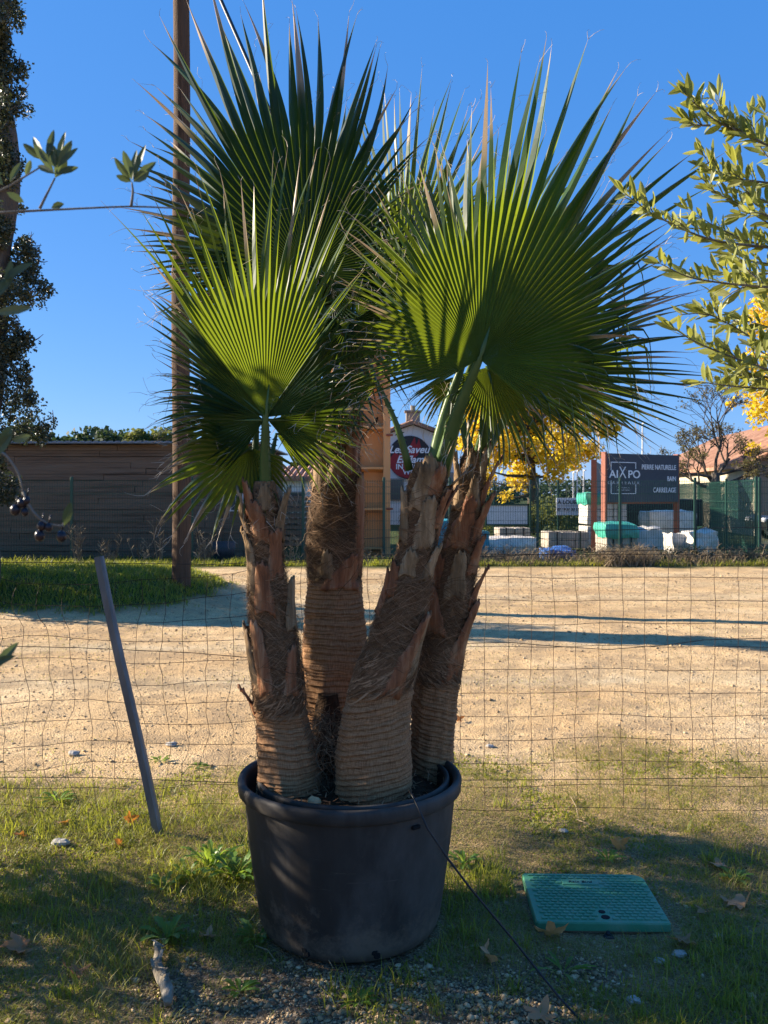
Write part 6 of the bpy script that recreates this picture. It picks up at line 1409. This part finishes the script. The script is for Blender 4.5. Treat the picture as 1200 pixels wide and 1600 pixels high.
def pallet_load(px, py, wpx, hpx, Y, mat, label, cap=None, depth=.9, kind='block', z0=None, grp='loads standing in the stone yard', rot=.05):
    """load standing with its foot at row py"""
    zf = max(0., Z(py, Y)) if z0 is None else z0; w_ = wpx/FPX*Y; h_ = hpx/FPX*Y; t = thing('stone_pallet' if kind != 'bag' else 'stone_bag', label, 'pallet' if kind != 'bag' else 'bag', (X(px, Y), Y, zf), rot, grp)
    rr = random.Random(int(px+py)); b = MB()
    if kind == 'block':
        if zf < .02:
            for q in (-1, 0, 1): b.box((q*w_*.42, 0, .05), (w_*.12, depth, .10))
            b.box((0, 0, .112), (w_, depth, .022)); b.build('pallet_base', M['pallet'], t); b = MB()
        zz = .125 if zf < .02 else 0; nr_ = max(1, round((h_-zz)/.22)); rh = (h_-zz)/nr_; nc = max(1, round(w_/.42))
        for j in range(nr_):
            for c_ in range(nc): b.box((-w_/2+w_*(c_+.5)/nc+rr.uniform(-.01, .01), rr.uniform(-.015, .015), zz+rh*(j+.5)), (w_/nc-.012, depth-.03, rh-.010), rr.uniform(-.01, .01), .012)
        b.build('stone_blocks', M[mat], t); b = MB()
        for q in (-.28, .28): b.box((q*w_, -depth/2-.004, zz+(h_-zz)/2), (.03, .012, h_-zz)); b.box((q*w_, 0, h_+.004), (.03, depth, .012))
        b.build('strap', M['cord'], t)
    else: softbox(b, (0, 0, h_/2), (w_, depth, h_), rr, 8, .035 if kind == 'wrap' else .06); b.build('load', M[mat], t, True)
    if cap:
        b = MB(); softbox(b, (0, 0, h_+cap[1]/FPX*Y*.25), (w_*1.08, depth*1.06, cap[1]/FPX*Y), rr, 7, .035, 1); b.build('tarp', M[cap[0]], t, True)
    return t
pallet_load(940, 858, 60, 36, 24.6, 'block', 'lower pale stone pallet carrying another pallet, left of the billboard foot')
pallet_load(941, 821, 62, 35, 24.6, 'block', 'upper pale stone stack under a green tarp behind the billboard post', cap=('wrap', 18), z0=.68)
pallet_load(963, 866, 50, 32, 21.2, 'block_brown', 'brown stone pallet topped with green wrap below the billboard', cap=('wrap', 22))
pallet_load(1042, 834, 74, 34, 24.2, 'clear_wrap', 'long pallet wrapped in white plastic under the billboard', kind='wrap', z0=.45)
pallet_load(1042, 862, 66, 28, 24.2, 'block_brown', 'brown stone pallet beneath the white wrapped load')
pallet_load(1003, 868, 44, 42, 21.4, 'block', 'bulging white sack of rubble stones right of the brown pallet', kind='bag')
pallet_load(1060, 868, 38, 34, 22.2, 'block', 'pale rubble heap in a sack between two white sacks', kind='bag')
pallet_load(1092, 868, 34, 38, 21.6, 'clear_wrap', 'bluish white sack at the right of the row of sacks', kind='bag')
pallet_load(882, 856, 64, 26, 24.0, 'block_brown', 'low weathered stone pallet right of the tall green post')
pallet_load(800, 850, 48, 26, 26.0, 'block_brown', 'low grey stone pallet under the blank white board')
pallet_load(796, 868, 80, 26, 22.6, 'clear_wrap', 'long flat pallet wrapped in bluish plastic beyond the fence', kind='wrap')
pallet_load(692, 872, 34, 56, 21.6, 'teal_tarp', 'turquoise covered load between the two right palms', kind='wrap', depth=.6)
pallet_load(752, 864, 22, 34, 21.8, 'teal_tarp', 'small turquoise drum shaped load right of the rightmost trunk', kind='wrap', depth=.4)
b = MB(); softbox(b, (0, 0, .10), (.78, .7, .26), random.Random(4), 8, .06); o = b.build('tarp', M['blue_tarp'], None, True); o.location = (X(872, 20.8), 20.9, 0); tag(o, 'crumpled blue plastic tarp on the ground beyond the fence', 'tarp')
b = MB(); b.box((0, 0, .4), (3.2, 1.2, .8), 0, .03); b.box((0, -.62, .52), (3.0, .03, .3)); o = b.build('dark_skip', M['bronze']); o.location = (X(1005, 27), 27, .55); tag(o, 'dark open shed front behind the billboard', 'shed')
b = MB()
for sgn in (-1, 1): b.box((sgn*1.4, 0, -.28), (.1, 1.1, .55))
b.build('shed_leg', M['bronze'], o)

# distant masts and lamp posts
for (px, py0, py1, Yq, r, lab) in ((1004, 662, 780, 60, .06, 'thin white mast rising behind the slate billboard'), (896, 738, 775, 55, .05, 'leftmost thin white post behind the rental sign'), (902, 736, 775, 55, .05, 'middle thin pale post above the rental sign'), (912, 735, 775, 55, .05, 'rightmost thin pale post above the rental sign')):
    b = MB(); zt_ = Z(py0, Yq); b.tube([(0, 0, 0), (0, 0, zt_*.5), (0, 0, zt_)], [r*1.3, r*1.1, r*.8], 8); b.box((0, -.25, zt_), (.12, .5, .06), 0, .01); b.box((0, 0, .06), (.3, .3, .12)); o = b.build('mast', M['board']); o.location = (X(px, Yq), Yq, 0); tag(o, lab, 'mast', 'pale posts in the distance')

# parked car, mostly outside the frame
car = thing('parked_car', 'dark car parked at the right edge by the farm building', 'car', (X(1186, 29)+1.95, 29, 0)); b = MB()
sil = [(-2.05, .35), (-2.1, .62), (-1.95, .82), (-1.2, .95), (-.75, 1.35), (.6, 1.42), (1.3, 1.05), (1.95, .95), (2.05, .6), (2.0, .33)]
for (yy, ins) in ((-.85, 0.), (-.80, .02), (.80, .02), (.85, 0.)):
    for (x_, z_) in sil: b.vert((x_*(1-ins*.5), yy*(1 if z_ < 1 else .84), z_))
m_ = len(sil)
for j in range(3):
    for k in range(m_): b.face(j*m_+k, j*m_+(k+1) % m_, (j+1)*m_+(k+1) % m_, (j+1)*m_+k)
b.face(*range(m_-1, -1, -1)); b.face(*[3*m_+k for k in range(m_)]); b.build('body', M['car'], car)
for (x_, y_) in ((-1.3, -.80), (1.3, -.80), (-1.3, .80), (1.3, .80)):
    b = MB(); b.tube([(x_, y_-.09, .31), (x_, y_+.09, .31)], .31, 20); wh = b.build('wheel', M['rubber'], car); b = MB(); b.tube([(x_, y_-.105, .31), (x_, y_+.105, .31)], .19, 12); b.build('rim', M['lamp'], wh)
for y_ in (-.62, .62):
    b = MB(); b.box((-2.03, y_, .68), (.16, .3, .14), 0, .03); b.build('headlight', M['lamp'], car)
for sgn in (-1, 1):
    b = MB(); b.box((-.1, sgn*.735, 1.17), (1.2, .02, .26), 0, .01); b.build('side_window', M['window'], car)
